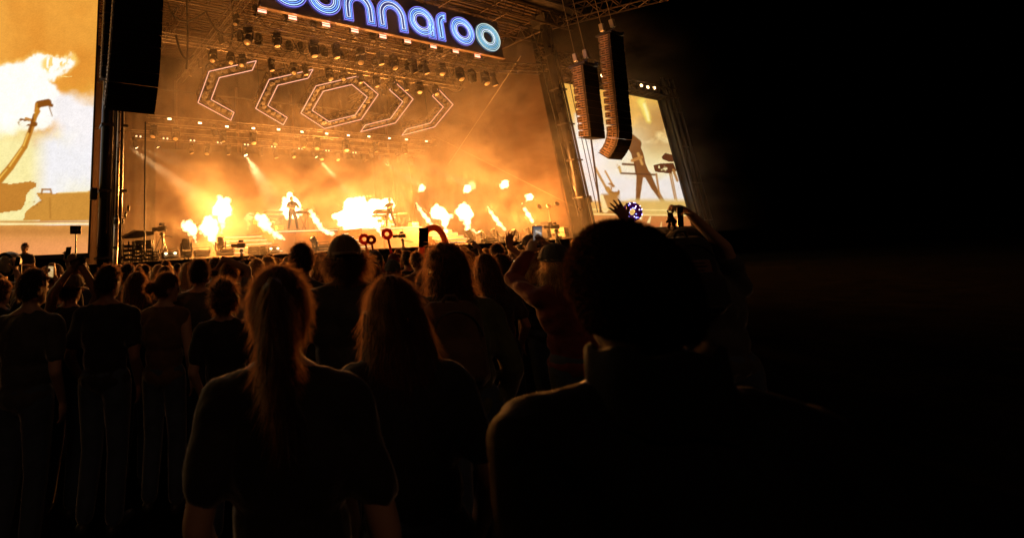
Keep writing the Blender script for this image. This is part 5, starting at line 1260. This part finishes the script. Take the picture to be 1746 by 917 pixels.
RED = mat('red_inflatable_vinyl', (.28, .05, .035), .35, spec=.5, transl=.6, tcol=(.6, .1, .06))
def ring_totem(px, py, D, R, r, base, label, m=RED):
    c = at_d(px, py, D); b = at_d(base[0], base[1], D); ax = (FW+RT*.15)
    d = (b-c).normalized(); bt = b+Vector((0, 0, -b.z+1.35)) if b.z > 1.35 else b
    t = thing('ring_totem', label, 'totem', b, 'red ring totems')
    R_, r_ = R*D/F_PX, r*D/F_PX
    MB().torus(c, R_, r_, ax, 32, 12, .8).build('ring', m, t, smooth=True)
    MB().tube([c+d*(R_+r_*.6), b, b+d*.35], r_*.62, 10).build('handle', m, t, smooth=True)
    for k in range(4): q = c+d*(R_+r_+k*.045); MB().tube([q, q+d*.015], r_*.64, 10).build('stripe', mat('dark_red_vinyl', (.1, .02, .02), .4, transl=.5, tcol=(.3, .05, .04)), t)
ring_totem(621, 408, 9., 6.6, 3., (627, 432), 'left red ring on a handle above the crowd')
ring_totem(633, 409, 8.6, 5.6, 2.8, (637, 432), 'middle darker red ring on a handle overlapping its neighbour', mat('dark_red_vinyl', (.1, .02, .02), .4))
ring_totem(660, 399, 8.8, 6.6, 3.2, (668, 434), 'right tallest red ring on a leaning handle')
D = 5.9; pts = [at_d(x, y, D) for x, y in ((716, 470), (718, 440), (720, 415), (723, 400), (729, 391), (738, 387.5), (747, 390), (754, 398), (759, 410), (764, 430), (768, 470))]
c0 = pts[0]; t = thing('inflatable_arch', 'red inflatable tube bent into an arch above the crowd', 'inflatable', (c0.x, c0.y, c0.z))
fine = []
for i in range(len(pts)-1):
    for k in range(4): fine.append(pts[i].lerp(pts[i+1], k/4))
fine.append(pts[-1])
for _ in range(3): fine = [fine[0]]+[(fine[i-1]+fine[i]*2+fine[i+1])/4 for i in range(1, len(fine)-1)]+[fine[-1]]
MB().tube(fine, 5.2*D/F_PX, 14).build('tube', mat('dusty_red_vinyl', (.3, .09, .055), .4, transl=.6, tcol=(.65, .2, .1)), t, smooth=True)
MB().tube([fine[0], fine[0]+Vector((0, 0, -.6))], 5*D/F_PX, 12).build('foot', mat('dusty_red_vinyl'), t, smooth=True)
# purple light ring
D = 9.; c = at_d(1078, 361, D); t = thing('ring_totem', 'purple inflatable ring dotted with tiny lights on a pole', 'totem', at_d(1088, 400, D))
MB().torus(c, 11*D/F_PX, 5.2*D/F_PX, FW, 36, 12, .9).build('ring', mat('purple_vinyl', (.10, .02, .13), .3, transl=.5, tcol=(.25, .05, .4)), t, smooth=True)
a_ = FW.orthogonal().normalized(); b_ = FW.cross(a_).normalized(); lr = random.Random(4)
for k in range(34):
    th = lr.uniform(0, 6.28); q = lr.uniform(.2, 2.9); d = a_*math.cos(th)+b_*math.sin(th); w = 5.2*D/F_PX
    p = c+d*(11*D/F_PX+w*math.cos(q))-FW*w*.92*math.sin(q)
    MB().ell(p, (.009, .009, .009), 6, 5).build('led', glow('led_blue', (.25, .25, 1.), 5.) if k % 3 else glow('led_white', (1., .8, .9), 4.), t)
MB().tube([c-UP*(15*D/F_PX), at_d(1090, 400, D), at_d(1100, 450, D)], .02, 8).build('pole', BLACK, t)
# plush toy on a stick
D = 6.; S = D/F_PX; t = thing('plush_toy', 'dark plush toy with floppy limbs on a thin stick', 'plush toy', at_d(1147, 395, D)); mb = MB()
for (x, y, x2, y2, r, r2) in ((1144, 372, 1146, 379, 5, 5.5), (1143, 366, 1143, 366, 4.2, 4.2), (1139, 362, 1138, 359, 1.6, 1.2), (1147, 362, 1149, 360, 1.6, 1.2), (1141, 374, 1137, 379, 2, 1.8), (1149, 373, 1154, 379, 2, 1.8), (1142, 382, 1140, 388, 2.4, 2), (1149, 382, 1151, 388, 2.4, 2)):
    mb.capsule(at_d(x, y, D), at_d(x2, y2+.01, D), r*S, r2*S, 10)
me = remesh(mb, .008, 'fur', mat('dark_brown_plush', (.025, .016, .012), .95, bump=.6, bscale=90), 2); ob = link('fur', me, t); ob.location = -t.location
MB().tube([at_d(1145, 378, D-.06), at_d(1148, 400, D-.04), at_d(1152, 450, D)], .008, 6).build('stick', STEEL, t)
# small sign board on a pole
D = 10.; c = at_d(129, 392, D); b = at_d(128, 450, D); t = thing('sign_board', 'small dark sign board on a thin pole before the left screen', 'sign', (b.x, b.y, 0))
R = Matrix((RT, -FW, UP)).transposed()
MB().rbox(c, (19*D/F_PX, .03, 14*D/F_PX), .006, R).build('board', BLACK, t)
for k, (dx, w) in enumerate(((-4.4, 2.6), (-.6, 2.), (3.6, 3.2))): MB().box(c+RT*dx*D/F_PX-FW*.018-UP*(k % 2)*.01, (w*D/F_PX, .004, 4*D/F_PX), R).build('lettering', mat('grey_print', (.16, .13, .1), .6), t)
MB().tube([c-FW*-.03, (b.x, b.y, b.z), (b.x, b.y, .0)], .016, 8).build('pole', ALU, t)

# backpack of the wavy-haired person and of the capped person
def backpack(px, py, D, w, h, label, col, patch=False):
    c = at_d(px, py, D); az = azto(c.x, c.y); R = Matrix.Rotation(-az, 3, 'Z'); t = thing('backpack', label, 'backpack', (c.x, c.y, c.z-h/2))
    mb = MB().rbox(c, (w, .15, h), .05, R).rbox(c+R @ Vector((0, -.09, -h*.18)), (w*.78, .08, h*.42), .03, R); me = remesh(mb, .012, 'bag', CL[col], 3)
    o = link('bag', me, t); o.location = -t.location
    for sx in (-1, 1):
        MB().tube([c+R @ Vector((sx*w*.3, .05, h*.42)), c+R @ Vector((sx*w*.34, .14, h*.5)), c+R @ Vector((sx*w*.4, .26, h*.42)), c+R @ Vector((sx*w*.42, .3, 0))], .022, 8).build('strap', CL[col], t)
    MB().tube([c+R @ Vector((-.04, -.02, h*.5)), c+R @ Vector((-.02, -.03, h*.57)), c+R @ Vector((.02, -.03, h*.57)), c+R @ Vector((.04, -.02, h*.5))], .009, 6).build('handle', CL[col], t)
    MB().tube([c+R @ Vector((w*.4*math.cos(a), -.079, h*.1+h*.3*math.sin(a))) for a in [PI*i/12 for i in range(13)]], .004, 5).build('zip', DARKM, t)
    if patch:
        pc = c+R @ Vector((0, -.081, h*.12)); MB().rbox(pc, (.17, .012, .075), .004, R).build('patch', mat('dark_pink_patch', (.16, .08, .07), .6), t)
        for k, ww in enumerate((.09, .11, .07)): MB().box(pc+R @ Vector((0, -.0075, .02-.02*k)), (ww, .003, .007), R).build('lettering', mat('dark_print', (.03, .015, .015), .6), t)
backpack(776, 585, 2.4, .3, .42, 'brown backpack on the wavy-haired person', 'brown')
backpack(1172, 470, 2.78, .34, .46, 'black backpack with a dark pink patch at the right', 'black', True)

# =================================================================== CREW GEAR AT THE STAGE EDGE
def tripod_camera(px, py, Y, label, hh=1.25, s=1.):
    b = at_y(px, py, Y); b.z = DECK if Y > 17 else 0
    t = thing('tripod_camera', label, 'camera', b, 'broadcast cameras'); t.scale = (s, s, s); hh /= s
    top = b+Vector((0, 0, hh))
    for k in range(3):
        a = .5+k*2*PI/3; f_ = b+Vector((math.cos(a)*.45, math.sin(a)*.45, 0))
        lg = MB().tube([top, f_], .022, 6).tube([top+Vector((math.cos(a+1.57)*.05, math.sin(a+1.57)*.05, 0)), f_], .014, 6).build('leg', BLACK, t)
    MB().lathe(top, [(.09, -.02), (.09, .03), (.05, .1)], 14).build('head', BLACK, t)
    R = Matrix.Rotation(.5, 3, 'Z')
    bd_ = MB().rbox(top+Vector((0, 0, .24)), (.16, .42, .2), .03, R).build('body', BLACK, t)
    sub(MB().lathe(top+R @ Vector((0, .2, .25)), [(.06, 0), (.075, .12), (.085, .26), (.09, .3)], 14, R @ Vector((0, 1, 0))), 'lens', BLACK, bd_)
    sub(MB().rbox(top+R @ Vector((-.02, -.02, .42)), (.2, .16, .11), .02, R), 'viewfinder', BLACK, bd_)
    sub(MB().tube([top+R @ Vector((0, -.12, .34)), top+R @ Vector((0, -.1, .4)), top+R @ Vector((0, .12, .4)), top+R @ Vector((0, .14, .34))], .015, 6), 'handle', BLACK, bd_)
    MB().tube([top, top+R @ Vector((.05, -.55, -.12))], .012, 6).build('pan_bar', BLACK, t)
tripod_camera(276, 440, 18.6, 'broadcast camera on a tripod near the left end of the stage', 1.0)
tripod_camera(690, 440, 13.6, 'video camera rig raised in the pit below the right riser', 2.0, .68)
tripod_camera(412, 445, 15.0, 'large broadcast camera in the pit left of the ponytail', 1.9, .8)
tripod_camera(955, 430, 15.5, 'broadcast camera in the pit beside the lit equipment cases', 2.15)
# control desk under a slanted cover with racks around it
c = at_y(238, 412, 17.9); t = thing('control_desk', 'dark control desk under a slanted cover right of the left mast', 'desk', (c.x, c.y, DECK))
a0 = at_y(211, 404, 17.6); a1 = at_y(262, 395, 17.6); a2 = at_y(262, 400, 17.6); a3 = at_y(236, 406, 17.6); a4 = at_y(213, 407, 17.6); a5 = at_y(235, 393, 17.6)
MB().prism([a0, a4, a3, a2, a1, a5], (0, .9, .06)).build('cover', mat('brown_tarpaulin', (.07, .05, .035), .6, var=.3, bump=.4), t)
MB().rbox((c.x+.1, c.y, DECK+.62), (.62, .5, .3), .03).build('console', BLACK, t)
for dx in (-.4, -.1, .25, .5): MB().tube([(c.x+dx, c.y, DECK), (c.x+dx, c.y, DECK+.75)], .03, 6).build('leg', DARKM, t)
for k in range(6): MB().box((c.x-.1+.07*k, c.y-.26, DECK+.62+.03*(k % 3)), (.04, .02, .03)).build('knob', ALU, t)
for i, (px, w, h) in enumerate(((218, .4, .72), (232, .35, .55), (250, .45, .62), (262, .3, .4))):
    X = at_y(px, 440, 17.5).x
    t = thing('equipment_rack', f'{ORD[i]} dark equipment rack from the left below the control desk cover', 'rack', (X, 17.45, DECK), 'equipment racks by the left mast')
    for dx in (-w/2, w/2):
        for dy in (-.15, .15): MB().tube([(X+dx, 17.45+dy, DECK), (X+dx, 17.45+dy, DECK+h)], .018, 6).build('post', DARKM, t)
    for k in range(4): MB().rbox((X, 17.45, DECK+h*(k+.6)/4.6), (w-.06, .3, h*.13), .01).build('unit', BLACK if k % 2 else DARKM, t)
    MB().tube([(X+.1, 17.28, DECK+h), (X+.16, 17.2, DECK+h*.5), (X+.05, 17.2, DECK+.02)], .014, 6).build('cable', CABLE, t)
# microphone arms clipped beside the left mast
for i, (px, py) in enumerate(((219, 357), (214, 368), (209, 379))):
    q = at_y(px, py, 16.9); t = thing('clip_lamp', ('top', 'middle', 'bottom')[i]+' small black clip lamp beside the left mast', 'lamp', q, 'clip lamps on the left mast')
    MB().capsule(q+Vector((0, 0, -.04)), q+Vector((0, 0, .1)), .035, .05, 8).build('head', BLACK, t); MB().tube([q, q+Vector((-.25, .02, .0))], .012, 6).build('arm', BLACK, t)
# big round lamp by the left edge
c = at_d(12, 450, 10.); t = thing('follow_spot', 'big round floodlight standing at the left edge below the screen', 'floodlight', (c.x, c.y, 0))
ax = -(FW+RT*.3).normalized(); MB().lathe(c, [(.1, -.3), (.2, -.22), (.25, -.1), (.26, .05), (.24, .05)], 24, ax).build('housing', DARKM, t); MB().lathe(c+ax*.02, [(.235, 0), (.16, .05), (.03, .07)], 24, ax).build('lens', mat('warm_glass_lens', (.3, .26, .2), .08, spec=.8), t, smooth=True)
MB().tube([c+RT*.3, c+RT*.3-UP*.4, c-UP*.42, c-RT*.3-UP*.4, c-RT*.3], .025, 6).build('yoke', BLACK, t); MB().tube([c-UP*.42, (c.x, c.y, 0)], .04, 8).build('stand', BLACK, t); MB().lathe((c.x, c.y, 0), [(.4, 0), (.4, .04), (.06, .08)], 20).build('base', BLACK, t)
# lamp stand with three heads at the right wing
b = at_y(941, 400, 18.6); t = thing('lamp_stand', 'tall pole with three small lamp heads left of the right mast', 'lamp stand', (b.x, b.y, DECK)); tp = at_y(935, 356, 18.6)
MB().tube([(b.x, b.y, DECK), tp], .025, 8).build('pole', ALU, t); MB().tube([at_y(920, 358, 18.6), tp, at_y(949, 350, 18.6)], .015, 6).build('cross_arm', ALU, t); MB().lathe((b.x, b.y, DECK), [(.3, 0), (.3, .03), (.04, .08)], 16).build('base', BLACK, t)
for (px, py, m) in ((919, 353, BLACK), (949, 348, BLACK), (935, 351, mat('pale_lamp_head', (.6, .45, .3), .4))): q = at_y(px, py, 18.6); MB().lathe(q, [(.05, .14), (.12, .06), (.15, -.06), (.13, -.07)], 14, (.4, 1, -.3)).build('lamp_head', m, t)
PALE = mat('pale_case_panel', (.55, .45, .33), .5, var=.15)
for i, (px, py, w, h, m) in enumerate(((930, 398, .5, .55, CASE), (943, 394, .5, .3, PALE), (960, 396, .7, .62, PALE), (948, 408, .6, .34, PALE), (932, 383, .55, .3, BLACK), (925, 408, .4, .3, CASE))):
    q = at_y(px, py, 17.4+.15*(i % 3)); box_thing('equipment_case', q, (w, .45, h), f'{ORD[i]} of the stacked cases left of the nearest man, counted as they climb', 'case', m, rz=.2)
# pit barrier
t = thing('crowd_barrier', 'low steel crowd barrier across the pit before the stage', 'barrier', (14, 14.7, 0))
for k in range(24):
    x = -3+1.5*k; MB().box((x, 14.7, .58), (1.44, .03, 1.05)).build('panel', DARKM, t); MB().tube([(x-.72, 14.7, 1.13), (x+.72, 14.7, 1.13)], .03, 8).build('rail', ALU, t); MB().tube([(x-.7, 14.72, .0), (x-.7, 14.72, 1.13)], .025, 6).build('post', ALU, t)
for o_ in pk+[sa, sb]: remove_tree(o_)
bpy.data.scenes.remove(TMP)
